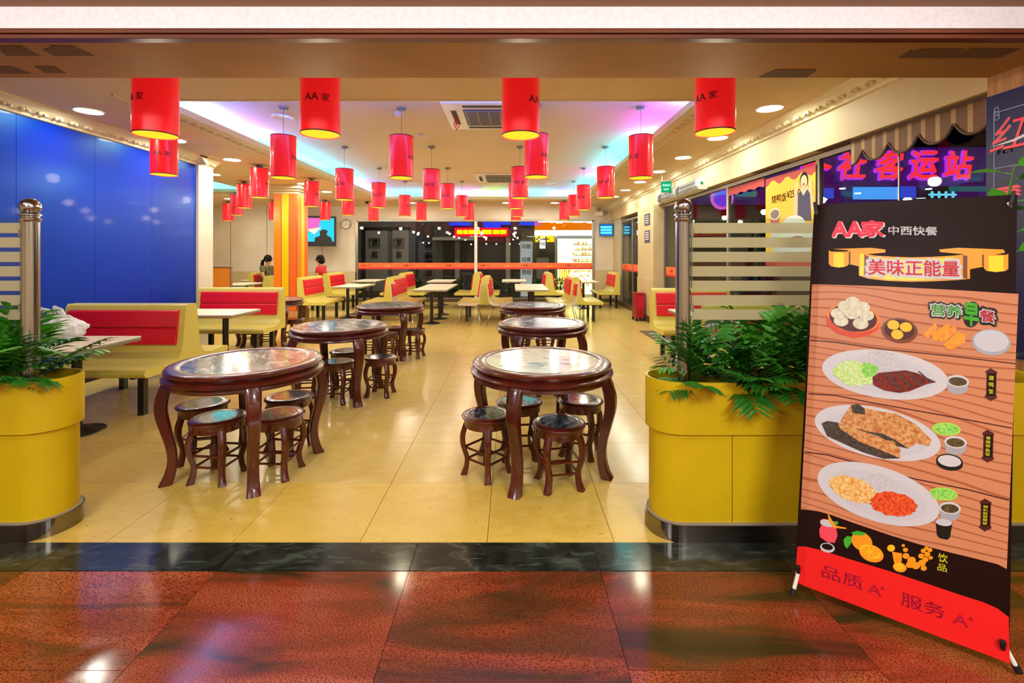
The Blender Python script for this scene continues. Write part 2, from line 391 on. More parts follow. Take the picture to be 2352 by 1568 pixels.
for q in ([(0, 106), (5, 104), (52, 105), (93, 127), (14, 127), (2, 115)], [(100, 114), (118, 108), (115, 104), (170, 105), (216, 127), (124, 127)], [(0, 152), (28, 152), (72, 168), (0, 168)],
          [(79, 152), (127, 152), (152, 167), (106, 167)], [(2061, 132), (2090, 114), (2100, 118), (2114, 112), (2216, 112), (2180, 133)], [(2184, 132), (2228, 111), (2344, 111), (2300, 130), (2280, 133)],
          [(1743, 177), (1760, 168), (1782, 159), (1875, 159), (1872, 163), (1853, 177)]): soffit_patch(q)

# ------------------------------------------------------------------ left wall of blue glass panels
XL = -5.0
s = MB(); s.box(XL-.2, XL-.022, 2.88, 7.42, 0, ZC); wl = struct('wall_left', s, 'joint_dark')
bd = [2.94, 3.83, 4.72, 5.61, 6.5, 7.4]
for a, b in zip(bd, bd[1:]):
    o = MB().box(-.02, 0, -(b-a)/2+.002, (b-a)/2-.002, 0, 2.84).build('glass_panel', 'blue_glass', wl); o.location = (XL, (a+b)/2, .11)
s = MB(); s.box(XL-.05, XL+.012, 2.9, 7.42, 0, .1); struct('baseboard_left', s, 'dark')
s = MB(); s.box(XL-.3, XL+.03, 7.42, 7.78, 0, ZC); struct('wall_end', s, 'white_wall')
def cornice(name, prof, a, b, axis, base, sgn, orn=True):
    m = MB()
    if axis == 'y': fn = lambda u, v, t_: (base+sgn*u, t_, ZC-v)
    else: fn = lambda u, v, t_: (t_, base+sgn*u, ZC-v)
    m.prism(prof, fn, a, b)
    o = struct(name, m, 'moulding')
    if orn:
        q = MB(); n = int(abs(b-a)/.17)
        for k in range(n):
            t_ = a+(b-a)*(k+.5)/n; p_ = fn(.085, .075, t_)
            for dd in (-.03, 0, .03): q.ball((p_[0]+(dd if axis == 'x' else 0), p_[1]+(dd if axis == 'y' else 0), p_[2]+(.012 if dd == 0 else -.006)), .022, 6, 4)
            p2 = fn(.02, .122, t_)
        tag(q.build('carved_ornament', 'moulding', o), kind='stuff')
    return o
CP = [(0, 0), (.17, 0), (.17, .018), (.15, .03), (.12, .045), (.06, .09), (.035, .1), (.03, .125), (0, .13)]
cornice('trim_10', CP, 2.88, 7.80, 'y', XL, 1)
cornice('trim_11', CP, -5.3, -4.83, 'x', 7.42, -1)
# ------------------------------------------------------------------ right wall
XR, XW = 3.15, 3.3
s = MB(); s.box(XR, 3.45, 2.88, ROOM_B, 2.585, ZC)           # beam over the windows
s.box(3.05, 3.6, 10.1, 11.35, 0, 2.585)                       # pillar between the windows
s.box(3.22, 3.45, 13.85, ROOM_B, 0, 2.585)
wr = struct('wall_right', s, 'cream_wall')
cornice('trim_12', CP, 2.9, ROOM_B, 'y', XR, -1)
s = MB(); s.box(3.02, 3.05, 10.08, 11.36, .0, .14); s.box(3.05, 3.32, 10.07, 10.1, 0, .14); s.box(3.19, 3.22, 11.35, ROOM_B, 0, .13); struct('baseboard_right', s, 'base_brown')
s = MB(); s.box(3.035, 3.05, 10.085, 11.35, .14, .97); s.box(3.05, 3.3, 10.085, 10.1, .14, .97); struct('trim_13', s, 'cream_wall')
for q in ([(1890, 338), (1935, 323), (1890, 343)], ):
    pass
pp = MB(); pp.box(3.17, 3.29, 4.4, 4.9, 2.581, 2.5845); pp.box(3.17, 3.28, 5.5, 6.2, 2.581, 2.5845); pp.build('peeled_patch', 'peel', wr)
def window(name, x, y0, y1, z0, z1, posts, band=False):
    fr = MB(); w_ = .03
    fr.box(x-.03, x+.03, y0, y1, z0-.05, z0); fr.box(x-.03, x+.03, y0, y1, z1-.05, z1)
    fr.box(x-.03, x+.03, y0, y0+.05, z0, z1-.05); fr.box(x-.03, x+.03, y1-.05, y1, z0, z1-.05)
    root = struct(name, fr, 'alu')
    ys = [y0]+posts+[y1]
    for p in posts: w2 = .006 if p < 4.5 else w_; MB().box(x-w2*.8, x+w2*.8, p-w2, p+w2, z0, z1-.05).build('mullion', 'alu', root)
    for a, b in zip(ys, ys[1:]):
        MB().box(x-.004, x+.004, a+.03, b-.03, z0, z1-.05).build('pane', 'pane', root)
    return root
win1 = window('window_1', XW, 2.92, 10.1, .18, 2.57, [3.99, 5.02, 7.12, 8.6])
win2 = window('window_2', 3.26, 11.4, 13.8, .12, 2.5, [12.6])
s = MB(); s.box(XW-.06, XW+.1, 2.92, 10.08, 0, .13); struct('baseboard_window', s, 'base_brown')
# ------------------------------------------------------------------ back wall with shop window
GX0, GX1, GZ0, GZ1 = -4.93, 2.60, .10, 2.60
s = MB(); s.box(-9.7, GX0, ROOM_B, ROOM_B+.15, 0, ZC); s.box(GX1, 3.45, ROOM_B, ROOM_B+.15, 0, ZC); s.box(GX0, GX1, ROOM_B, ROOM_B+.15, GZ1, ZC); s.box(GX0, GX1, ROOM_B, ROOM_B+.15, 0, GZ0)
wb = struct('wall_back', s, 'white_wall')
for px in (530, 613, 740):
    X = wx(px, ROOM_B); MB().box(X-.006, X+.006, ROOM_B-.003, ROOM_B+.002, .95, ZC).build('panel_joint', 'base_brown', wb)
s = MB(); s.box(-9.7, GX0-.02, ROOM_B-.02, ROOM_B, .14, .97); s.box(GX1+.02, 3.3, ROOM_B-.02, ROOM_B, .14, 1.02); struct('trim_14', s, 'cream_wall')
s = MB(); s.box(-9.7, 3.3, ROOM_B-.03, ROOM_B, 0, .1); struct('baseboard_back', s, 'base_brown')
s = MB(); s.box(-9.8, -9.6, 2.88, ROOM_B, 0, ZC+.3); s.box(-9.6, XL-.2, 2.7, 2.88, 0, ZC+.1); struct('wall_far_left', s, 'white_wall')
fr = MB(); y = ROOM_B-.02
fr.box(GX0, GX1, y, y+.08, GZ0-.06, GZ0+.03); fr.box(GX0, GX1, y, y+.08, GZ1-.04, GZ1+.03); fr.box(GX0-.05, GX0+.03, y, y+.08, GZ0, GZ1); fr.box(GX1-.05, GX1+.03, y, y+.08, GZ0, GZ1)
win3 = struct('window_3', fr, 'alu')
gx = [GX0+.03, -3.74, -2.43, wx(1093, ROOM_B), .12, 1.37, GX1-.05]
for i, (a, b) in enumerate(zip(gx, gx[1:])):
    MB().box(a+.004, b-.004, y+.03, y+.042, GZ0+.03, GZ1-.04).build('pane', 'pane', win3)
MB().box(gx[3]-.045, gx[3]+.045, y, y+.07, GZ0+.03, GZ1-.04).build('mullion', 'white_plastic', win3)
# orange film band with small logos
mat('band_orange', '#f26a34', .5); mat('band_red', '#d8182a', .5); mat('band_yellow', '#ffb040', .5)
band = MB(); zt, zb = 1.245, 1.085
for a, b in ((GX0+.03, gx[3]-.05), (gx[3]+.05, GX1-.05)):
    band.box(a, b, y+.022, y+.027, zb, zt); band.box(a, b, y+.0215, y+.027, zb-.045, zb, 1)
    k = 0; x = a+.1
    while x < b-.3:
        put_text(band, 'AA家', lambda u, v, x=x: (x+.06+u, y+.0205, (zt+zb)/2+v), .07, .01, 1)
        band.box(x+.17, x+.32, y+.0205, y+.022, 1.155, 1.172, 1); band.box(x+.36, x+.5, y+.0205, y+.022, 1.16, 1.168, 2)
        x += .86
        if x < b-.3:
            for q in range(3):
                band.add([(x-.1+q*.06, y+.0205, 1.12), (x-.06+q*.06, y+.0205, 1.12), (x-.09+q*.06, y+.0205, 1.2-.02*(q % 2))], [(0, 1, 2)], 2)
        x += .5
band.build('orange_film_band', ['band_orange', 'band_red', 'band_yellow'], win3)
for wn, xx, a, b in ((win2, 3.26, 11.45, 13.75), (win1, XW, 8.7, 10.0)):
    m = MB(); m.box(xx-.012, xx-.006, a, b, zb, zt); m.box(xx-.0125, xx-.006, a, b, zb-.04, zb, 1)
    put_text(m, 'AA家', lambda u, v: (xx-.013, b-.35-u, 1.165+v), .07, .01, 1)
    m.build('orange_film_band', ['band_orange', 'band_red'], wn)
# ------------------------------------------------------------------ striped column
cx0, cx1, cy0, cy1 = -5.32, -4.80, 10.45, 10.98
s = MB(); s.box(cx0, cx1, cy0, cy1, 0, ZC)
colm = struct('wall_column', s, 'alu')
n = 3
def stripe(x0, x1, y0, y1, m): MB().box(x0, x1, y0, y1, .26, 2.86).build('stripe_panel', m, colm, bevel=.003)
wd = (cx1-cx0)/3
for k, m in enumerate(('orange', 'yellow_stripe', 'orange2')):
    stripe(cx0+k*wd+.012, cx0+(k+1)*wd-.008, cy0-.02, cy0, m); stripe(cx1, cx1+.02, cy0+k*wd+.012, cy0+(k+1)*wd-.008, m)
mat('column_base', '#c98f58', .4); mat('column_base_red', '#7c3526', .4)
b_ = MB(); b_.box(cx0-.03, cx1+.03, cy0-.03, cy1+.03, 0, .25); b_.build('base', ['column_base'], colm)
b_ = MB(); b_.box(cx0-.02, cx1+.02, cy0-.02, cy1+.02, 2.86, 2.92); b_.box(cx0-.06, cx1+.06, cy0-.06, cy1+.06, 2.92, 2.97); b_.box(cx0-.12, cx1+.12, cy0-.12, cy1+.12, 2.97, ZC); b_.build('capital', 'moulding', colm, bevel=.01)
# corner jamb of wood at the right, blue poster on it
mat('pine', '#a8743c', .5, noise=(5, '#8a5a2c', (8, 8, .4)))
s = MB(); s.box(2.935, 3.45, 2.25, 2.89, 0, ZS); struct('wall_jamb', s, 'pine')
# ------------------------------------------------------------------ ceiling lights
def ring_light(label):
    t_ = thing('downlight', label, 'ceiling light', group='recessed downlights')
    m = MB(); m.lathe([(.105, -.001), (.125, -.012), (.135, -.008), (.138, 0)], 28); m.build('ring', 'downlight_ring', t_)
    m = MB(); m.disc(.105, -.004, 24, up=False); m.build('lens', 'downlight', t_)
    return t_
dl = []
names = ['nearest', 'second', 'third', 'fourth', 'fifth', 'sixth', 'seventh']
for k in range(7):
    dl.append((-4.55, 5.03+1.29*k, '%s round recessed downlight in the left ceiling border, counted from the entrance' % names[k]))
    dl.append((2.72, 4.94+1.25*k, '%s round recessed downlight in the right ceiling border, counted from the entrance' % names[k]))
for k, x in enumerate((-3.0, -.17, 1.27)):
    dl.append((x, 13.95, 'round recessed downlight above the back shop window, %s of the three' % ('leftmost', 'middle', 'rightmost')[k]))
dl += [(-5.75, 9.0, 'round recessed downlight just past the end of the blue wall'), (-6.0, 12.9, 'round recessed downlight in the ceiling above the seated woman'), (-7.8, 12.9, 'round recessed downlight in the far left dining corner')]
d0 = None
for x, y, lb in dl:
    if d0 is None: d0 = ring_light(lb); d0.location = (x, y, ZC)
    else: dup(d0, (x, y, ZC), 0, lb)
# ------------------------------------------------------------------ lanterns
R_, Hs = .143, .50
def lantern_base(label):
    t_ = thing('pendant_lantern', label, 'pendant lamp', group='red drum pendant lamps')
    m = MB(); m.lathe([(R_-.003, 0), (R_, 0), (R_, Hs), (R_-.003, Hs)], 40); sh = m.build('shade', 'lantern_red', t_)
    m = MB(); m.lathe([(R_-.004, .004), (R_+.0015, -.002), (R_+.0015, .008)], 40); m.build('rim', 'lantern_rim', sh)
    m = MB(); m.lathe([(R_-.004, Hs-.004), (R_+.0015, Hs-.008), (R_+.0015, Hs+.002)], 40); m.build('rim', 'lantern_rim', sh)
    m = MB(); m.lathe([(0, .03), (R_-.012, .03), (R_-.006, .004)], 32); m.build('diffuser', 'lantern_inside', t_)
    m = MB(); m.lathe([(0, Hs-.01), (R_-.004, Hs-.01)], 32); m.build('top_cover', 'lantern_rim', t_)
    m = MB(); m.box(-.006, .006, R_-.001, R_+.001, 0, Hs); m.build('seam', 'lantern_rim', sh)
    q = MB()
    def wrap(du, dz): return lambda u, v: ((R_+.0015)*sin((u+du)/R_), -(R_+.0015)*cos((u+du)/R_), .245+dz+v)
    put_text(q, 'AA', wrap(-.05, 0), .052, .02); put_text(q, '家', wrap(.052, 0), .058, .012)
    q.build('printed_logo', 'logo_dark', sh)
    return t_
def cord_and_canopy(root, zb, zc):
    L_ = zc-zb
    m = MB(); m.tube([(0, 0, Hs-.01), (0, 0, L_-.03)], .0025, 6); m.build('cord', 'black_metal', root)
    m = MB(); m.lathe([(0, L_), (.055, L_), (.055, L_-.02), (.045, L_-.03), (.012, L_-.032), (.008, L_-.055), (0, L_-.055)], 20); m.build('canopy', 'canopy_metal', root)
LN = [  # px centre, depth, bottom pixel, ceiling, turn, where
 (358, 3.45, 311, ZC, -62, 'first from the left in the front row, close under the beam'), (736, 3.55, 309, ZC, -6, 'second from the left in the front row, logo facing out'),
 (1196, 3.54, 312, ZC, 66, 'third from the left in the front row, before the air conditioner'), (1642, 3.52, 305, ZC, -26, 'rightmost in the front row, near the right downlights'),
 (377, 5.8, 401, ZC, -8, 'hanging just behind the far left front lamp, against the blue wall'),
 (651, 5.62, 409, ZU, 75, 'first under the ceiling recess, before the round ceiling speaker'), (922, 5.65, 409, ZU, 74, 'second in the row under the near edge of the ceiling recess'),
 (1232, 5.55, 407, ZU, 62, 'directly under the front lamp that hides the air conditioner'), (1472, 5.6, 409, ZU, -42, 'before the magenta glow at the right of the recess'),
 (791, 7.66, 459, ZU, -36, 'leftmost of the third row, along the left recess edge'), (991, 7.66, 460, ZU, -12, 'second of the third row, middle of the room'),
 (1194, 7.66, 455, ZU, 0, 'third of the third row, overlapped by a nearer lamp'), (1391, 7.66, 454, ZU, -12, 'rightmost of the third row, before the cyan glow'),
 (596, 8.1, 451, ZC, 80, 'orange-lit, left of the striped column on the low ceiling'),
 (870, 9.53, 477, ZU, -12, 'leftmost of the fourth row in the recess'), (1028, 9.53, 479, ZU, -20, 'second of the fourth row in the recess'),
 (1184, 9.53, 479, ZU, 0, 'third of the fourth row, hidden partly by the one before it'), (1341, 9.53, 482, ZU, -25, 'rightmost of the fourth row in the recess'),
 (716, 9.5, 474, ZC, 70, 'just right of the striped column top'), (561, 9.9, 473, ZC, 70, 'second to the left of the striped column'),
 (930, 11.25, 496, ZU, 50, 'leftmost of the fifth row in the recess'), (1061, 11.25, 497, ZU, 40, 'second of the fifth row in the recess'),
 (1188, 11.25, 497, ZU, 120, 'third of the fifth row in the recess'), (1318, 11.25, 496, ZU, 20, 'rightmost of the fifth row in the recess'),
 (800, 11.2, 494, ZC, 90, 'half hidden below the leftmost third-row lamp, near the wall clock'), (543, 11.6, 494, ZC, 60, 'third to the left of the striped column'),
 (858, 13.3, 507, ZC, 30, 'leftmost before the back shop window'), (968, 13.3, 506, ZC, 120, 'second before the back shop window'), (1078, 13.3, 506, ZC, 100, 'third before the back shop window'),
 (1185, 13.3, 506, ZC, 120, 'fourth before the back shop window'), (1296, 13.3, 505, ZC, 140, 'rightmost before the back shop window'),
 (747, 13.3, 505, ZC, 70, 'in front of the television at the back'), (524, 13.6, 504, ZC, 60, 'farthest left, before the white back wall'), (630, 13.3, 505, ZC, 120, 'peeping out left of the striped column')]
base = None
for px, D, py, zc, rot, lb in LN:
    zb = wz(py, D); zb = min(zb, zc-Hs-.06); lab = 'red drum pendant lamp %s' % lb
    if base is None: root = base = lantern_base(lab); root.location = (wx(px, D), D, zb)
    else: root = dup(base, (wx(px, D), D, zb), 0, lab, skip=('cord', 'canopy') + (('printed_logo', 'seam') if D > 12 else ()))
    root.rotation_euler = (0, 0, radians(rot)+math.atan2(-wx(px, D), D))
    cord_and_canopy(root, zb, zc)
    ld = bpy.data.lights.new('bulb', 'POINT'); ld.energy = 8.5; ld.color = (1, .86, .62); ld.shadow_soft_size = .06
    lo = bpy.data.objects.new('bulb', ld); COL.objects.link(lo); lo.parent = root; lo.location = (0, 0, -.04)

# ------------------------------------------------------------------ round tables and stools
def cab_leg(path, tw, rt, ang, sections=4):
    """cabriole leg: path of (r, z); tw tangential widths, rt radial thicknesses"""
    m = MB(); vs = []; fs = []; n = len(path)
    # smooth the path
    P = []
    for i in range(n-1):
        p0 = path[max(i-1, 0)]; p1 = path[i]; p2 = path[i+1]; p3 = path[min(i+2, n-1)]
        for k in range(sections):
            u = k/sections
            P.append([.5*((2*p1[a])+(-p0[a]+p2[a])*u+(2*p0[a]-5*p1[a]+4*p2[a]-p3[a])*u*u+(-p0[a]+3*p1[a]-3*p2[a]+p3[a])*u**3) for a in range(4)])
    P.append(list(path[-1]))
    ca, sa = cos(ang), sin(ang)
    for r, z, tw_, rt_ in P:
        for a, b in ((-1, -1), (1, -1), (1, 1), (-1, 1)):
            for cx_, cy_ in (((a, b*.75), (a*.75, b)) if a*b > 0 else ((a*.75, b), (a, b*.75))):
                rr = r+cx_*rt_/2; tt = cy_*tw_/2; vs.append((rr*ca-tt*sa, rr*sa+tt*ca, z))
    N_ = len(P)
    for i in range(N_-1):
        for k in range(8):
            k2 = (k+1) % 8; fs.append((i*8+k, i*8+k2, (i+1)*8+k2, (i+1)*8+k))
    fs += [tuple(range(8)), tuple((N_-1)*8+k for k in range(8))[::-1]]
    return m.add(vs, fs, 0, True)
def round_table(label, ang, mt='marble_grey'):
    t_ = thing('round_table', label, 'table', group='round wooden tables')
    m = MB(); m.lathe([(.392, .750), (.40, .756), (.462, .756), (.482, .750), (.490, .740), (.487, .728), (.472, .722), (.466, .716), (.474, .708), (.492, .702), (.502, .692), (.502, .682), (.492, .676),
                       (.486, .670), (.490, .655), (.484, .645), (.470, .642), (.440, .644), (.436, .70), (0, .70)], 64)
    tt = m.build('tabletop', 'wood_dark', t_)
    m = MB(); m.lathe([(0, .7525), (.394, .7525), (.394, .745)], 64); m.build('marble_inlay', mt, tt)
    for k in range(4):
        a = ang+k*pi/2
        cab_leg([(.445, .70, .09, .06), (.468, .64, .088, .07), (.492, .55, .082, .074), (.492, .46, .076, .07), (.468, .35, .070, .062), (.442, .24, .066, .056), (.434, .15, .066, .056), (.448, .06, .07, .064), (.472, 0, .08, .074)], 0, 0, a).build('leg', 'wood_dark', t_)
    for k in range(6):
        a0 = ang+.52+k*pi/3; pts = []
        for q in range(40):
            f_ = q/40*2*pi; u = cos(f_); v = sin(f_)
            uu = math.copysign(abs(u)**.35, u)*.15; vv = math.copysign(abs(v)**.8, v)*.0095
            r_ = .4885; pts.append((r_*cos(a0+uu/r_), r_*sin(a0+uu/r_), .6585+vv))
        pts.append(pts[0]); pts.append(pts[1])
        MB().tube(pts, .0022, 5).build('carved_panel', 'wood_dark', tt)
    return t_
def stool(label, mt='marble_dark'):
    t_ = thing('round_stool', label, 'stool', group='round wooden stools')
    m = MB(); m.lathe([(.118, .408), (.122, .412), (.155, .412), (.168, .407), (.174, .399), (.171, .391), (.160, .386), (.156, .380), (.158, .35), (.155, .335), (.145, .332), (.14, .34), (.138, .38), (0, .38)], 44); st = m.build('seat', 'wood_dark', t_)
    m = MB(); m.lathe([(0, .4105), (.119, .4105), (.119, .404)], 44); m.build('marble_inlay', mt, st)
    P = [(.128, .385, .046, .036), (.148, .33, .046, .036), (.166, .27, .044, .036), (.165, .21, .042, .034), (.150, .155, .038, .032), (.137, .11, .038, .032), (.140, .06, .040, .034), (.152, .02, .044, .040), (.158, 0, .046, .044)]
    for k in range(4): cab_leg(P, 0, 0, k*pi/2).build('leg', 'wood_dark', t_)
    for z, r in ((.185, .155), (.105, .136)):
        for k in range(4):
            a, b = k*pi/2, (k+1)*pi/2
            p, q = Vector((r*cos(a), r*sin(a), z)), Vector((r*cos(b), r*sin(b), z)); MB().tube([p.lerp(q, .06), p.lerp(q, .94)], .0085, 6).build('stretcher', 'wood_dark', t_)
    return t_
A = radians
T1 = round_table('round dark wood table with white marble top, nearest on the right side', 0, 'marble_white'); T1.location = (.21, 3.34, 0); T1.rotation_euler.z = A(-114)
T2 = round_table('round dark wood table with reddish-lit grey marble top, nearest on the left', 0); T2.location = (-1.869, 3.315, 0); T2.rotation_euler.z = A(-57)
for loc, rz, lb in (((-1.83, 4.98, 0), -49, 'second round wooden table on the left, grey marble with a blue reflection'), ((-1.82, 7.0, 0), -53, 'third round wooden table on the left, before the chrome chairs'),
                    ((.335, 5.2, 0), -123, 'second round wooden table on the right, bright reflection on its marble'), ((.30, 7.02, 0), -118, 'farthest round wooden table on the right, almost hidden by the next'),
                    ((-4.08, 7.95, 0), -40, 'round wooden table behind the second long bench on the left')): dup(T2, loc, A(rz), lb)
S = [(.308, 3.065, -123, 'front right stool under the nearest right table, dark marble seat'), (-.172, 3.223, -85, 'front left stool at the nearest right table'), (.054, 3.51, -40, 'back left stool under the nearest right table'), (.518, 3.55, -70, 'back right stool under the nearest right table'),
     (-2.28, 3.457, -30, 'left stool under the nearest left table, set back'), (-1.985, 3.161, -50, 'front left stool under the nearest left table, blue light on it'), (-1.61, 3.22, -48, 'front right stool under the nearest left table'), (-1.73, 3.63, -60, 'back right stool under the nearest left table, red reflection'),
     (-1.79, 4.80, -50, 'front stool under the second left table'), (-1.41, 5.02, -50, 'right stool at the second left table, red and blue reflection'), (-1.90, 5.34, -20, 'back stool under the second left table'), (-2.20, 5.0, -35, 'left stool under the second left table, reddish top'),
     (-1.44, 6.88, -55, 'right stool at the third left table'), (-1.74, 6.50, -45, 'front stool at the third left table'), (-1.80, 7.05, -30, 'middle stool under the third left table'), (-2.12, 6.95, -50, 'left stool under the third left table'),
     (.18, 5.06, -50, 'left stool under the second right table'), (.55, 5.12, -30, 'right stool under the second right table'), (.33, 5.46, -60, 'back stool under the second right table'), (.12, 6.95, -40, 'left stool under the farthest right table'), (.5, 7.05, -50, 'right stool under the farthest right table'),
     (-4.0, 7.62, -30, 'front stool by the round table behind the second bench'), (-3.72, 8.0, -50, 'right stool by the round table behind the second bench'), (-4.45, 7.82, -20, 'left stool by the round table behind the second bench')]
s0 = None
for x, y, rz, lb in S:
    lb = 'round dark wood stool, '+lb
    if s0 is None: s0 = stool(lb); s0.location = (x, y, 0); s0.rotation_euler.z = A(rz)
    else: dup(s0, (x, y, 0), A(rz), lb)

# ------------------------------------------------------------------ moulded benches
half = [(.055, 1.0), (.072, .985), (.085, .95), (.125, .62), (.15, .53), (.19, .475), (.26, .452), (.36, .447), (.47, .455), (.56, .462), (.60, .458), (.62, .44), (.622, .42), (.61, .398), (.59, .385)]
def bench(label, length, double=False, group='moulded benches with red cushions', chips=False):
    """sits facing +x, length along y, back at x = 0"""
    t_ = thing('double_bench' if double else 'bench', label, 'bench', group=group)
    if double: pr = [(-x, z) for x, z in half[::-1]]+half
    else: pr = [(-.02, .385), (-.02, 1.0)]+half
    h = length/2
    m = MB(); m.prism(pr, lambda u, v, q: (u, q, v), -h, h); m.build('shell', 'cream_shell', t_, bevel=.012, bs=3)
    for sg in ((1, -1) if double else (1,)):
        m = MB()
        n_ = Vector((sg*.33, 0, .04)).normalized()
        for z0, z1 in ((.60, .765), (.77, .94)):
            def P(z, off): x = .085+(.95-z)*(.04/.33); return (sg*(x+off), z)
            prof = [P(z0, -.01), P(z0, .022), P(z0+.012, .036), P(z1-.012, .036), P(z1, .022), P(z1, -.01)]
            m.prism(prof, lambda u, v, q: (u, q, v), -h+.06, h-.06)
        m.build('cushion', 'red_vinyl', t_, bevel=.012, bs=3)
    ends = (-1, 1)
    for e in ends:
        for x in ((-.42, .42) if double else (.05, .5)):
            MB().box(x-.028, x+.028, e*(h-.17)-.028, e*(h-.17)+.028, 0, .392).build('leg', 'black_metal', t_)
    for e in ends:
        MB().box(-.5 if double else .0, .55, e*(h-.17)-.02, e*(h-.17)+.02, .36, .388).build('crossbar', 'black_metal', t_)
    return t_
b1 = bench('long double cream bench with scuffed red cushion, nearest on the left', 1.22, True); b1.location = (-3.91, 4.82, 0); b1.rotation_euler.z = A(-90)
b2 = bench('long cream bench with red cushion, beside the end of the blue wall', 1.27); b2.location = (-4.13, 7.2, 0); b2.rotation_euler.z = A(-90)
BB = bench('single cream bench with red cushion, right of the striped column', 1.12); BB.location = (-4.72, 10.87, 0)
for x, y, rz, lb in ((2.98, 13.55, 180, 'single cream bench with red cushion in the far right corner, facing left'),
                     (-7.28, 13.5, 0, 'single cream bench the ponytailed woman sits on'), (-5.78, 11.6, 180, 'single cream bench just left of the striped column, facing left')): dup(BB, (x, y, 0), A(rz), lb)
r1 = bench('long cream bench with red cushion under the big windows, behind the steel post', 1.16); r1.location = (2.66, 7.05, 0); r1.rotation_euler.z = A(-90)
dup(r1, (2.52, 4.78, 0), A(-90), 'long cream bench with red cushion behind the right planter and its leaves')
DD = bench('double cream bench behind the white chair, left of the aisle', 1.1, True); DD.location = (-2.72, 10.97, 0)
for x, y, lb in ((-3.02, 13.4, 'double cream bench by the back window, left one'), (-.60, 10.97, 'double cream bench behind the two chrome-legged chairs in the middle'), (-.97, 13.4, 'double cream bench by the back window at the white mullion'),
                 (1.03, 13.4, 'double cream bench by the back window, before the round potted bush'), (1.42, 10.97, 'double cream bench at the right behind the chrome-legged chair'), (-4.98, 13.05, 'double cream bench the person in red sits on')): dup(DD, (x, y, 0), 0, lb)
# ------------------------------------------------------------------ rectangular tables
def rtable(label, sx_, sy_, legs, group='white rectangular tables', r=.036, h=.755):
    t_ = thing('dining_table', label, 'table', group=group)
    MB().box(-sx_/2, sx_/2, -sy_/2, sy_/2, h-.012, h).build('tabletop', 'white_top', t_, bevel=.004)
    MB().box(-sx_/2-.002, sx_/2+.002, -sy_/2-.002, sy_/2+.002, h-.042, h-.0125).build('edge_band', 'alu', t_, bevel=.004)
    for x, y in legs:
        pd = MB().tube([(x, y, .04), (x, y, h-.045)], r, 16).build('pedestal', 'black_metal', t_)
        MB().lathe([(0, .055), (r*1.3, .055), (.07, .035), (.15, .018), (.19, .008), (.195, 0), (0, 0)], 28, (x, y, 0)).build('base', 'black_metal', pd)
        MB().box(x-.16, x+.16, y-.03, y+.03, h-.05, h-.0425).build('bracket', 'black_metal', pd)
    return t_
t_ = rtable('white table with silver edge under a plastic bag, nearest on the left', 1.15, .68, [(.30, 0), (-.30, 0)]); t_.location = (-3.99, 3.97, 0)
dup(t_, (-4.05, 6.13, 0), 0, 'white table with silver edge between the two long left benches')
q = dup(t_, (2.72, 6.1, 0), 0, 'white table before the long right bench, mostly behind the steel post')
v = rtable('long white table on the left, right of the striped column', .70, 1.15, [(-.05, -.33), (-.05, .33)]); v.location = (-3.87, 11.5, 0)
for x, y, lb in ((-4.2, 13.8, 'white table in the back left, before the window frame'), (-7.0, 12.1, 'white table in front of the ponytailed woman'), (-7.55, 14.2, 'small white table against the far left back wall'),
                 (-2.03, 13.65, 'white table at the back window, left of the white mullion'), (.06, 13.8, 'white table at the back window before the printing sign'), (2.05, 13.45, 'white table at the back window before the lit shop'), (-6.35, 10.2, 'white table behind the orange screen')): dup(v, (x, y, 0), 0, lb)
v = rtable('long white table in the middle aisle with three black pedestals', .72, 2.0, [(0, -.75), (.06, 0), (0, .75)]); v.location = (-1.76, 11.0, 0)
dup(v, (.43, 11.0, 0), 0, 'long white table on the right before the bright shop')
# ------------------------------------------------------------------ chrome-legged chairs
mat('shell_white', '#d9cdb8', .3, coat=.3)
def chrome_chair(label):
    t_ = thing('chrome_chair', label, 'chair', group='chairs with thin chrome legs')
    c_ = [(-.02, .90), (.0, .80), (.012, .65), (.02, .54), (.045, .475), (.09, .445), (.17, .438), (.3, .442), (.42, .45), (.46, .44)]
    out = []
    for i, (x, z) in enumerate(c_):
        a = Vector(c_[max(i-1, 0)]); b = Vector(c_[min(i+1, len(c_)-1)]); d_ = (b-a).normalized(); out.append((x-d_.y*-1*-.018, z+d_.x*-.018) if False else (x+d_.y*.018, z-d_.x*.018))
    m = MB(); m.prism(c_+out[::-1], lambda u, v_, q_: (u, q_, v_), -.22, .22); m.build('shell', 'shell_white', t_, bevel=.004)
    m = MB(); m.prism([(.0, .60), (.045, .62), (.04, .73), (.012, .74)], lambda u, v_, q_: (u, q_, v_), -.19, .19); m.prism([(.005, .745), (.036, .75), (.018, .87), (-.01, .88)], lambda u, v_, q_: (u, q_, v_), -.19, .19); m.build('cushion', 'red_vinyl', t_, bevel=.01)
    for e in (-1, 1):
        MB().tube([(.13, e*.14, .43), (.10, e*.18, .425), (.07, e*.20, .40), (-.03, e*.225, .0)], .009, 8).build('leg', 'chrome', t_)
        MB().tube([(.30, e*.14, .43), (.36, e*.18, .425), (.40, e*.20, .40), (.47, e*.225, .0)], .009, 8).build('leg', 'chrome', t_)
    return t_
k0 = chrome_chair('chrome-legged chair in the middle facing right, back to back with its twin'); k0.location = (-.50, 10.1, 0)
dup(k0, (-.68, 10.1, 0), pi, 'chrome-legged chair in the middle facing left, back to back with its twin')
dup(k0, (-2.55, 10.1, 0), 0, 'chrome-legged chair at the third left round table, facing right')
dup(k0, (1.38, 10.1, 0), pi, 'chrome-legged chair behind the right round tables, facing left')
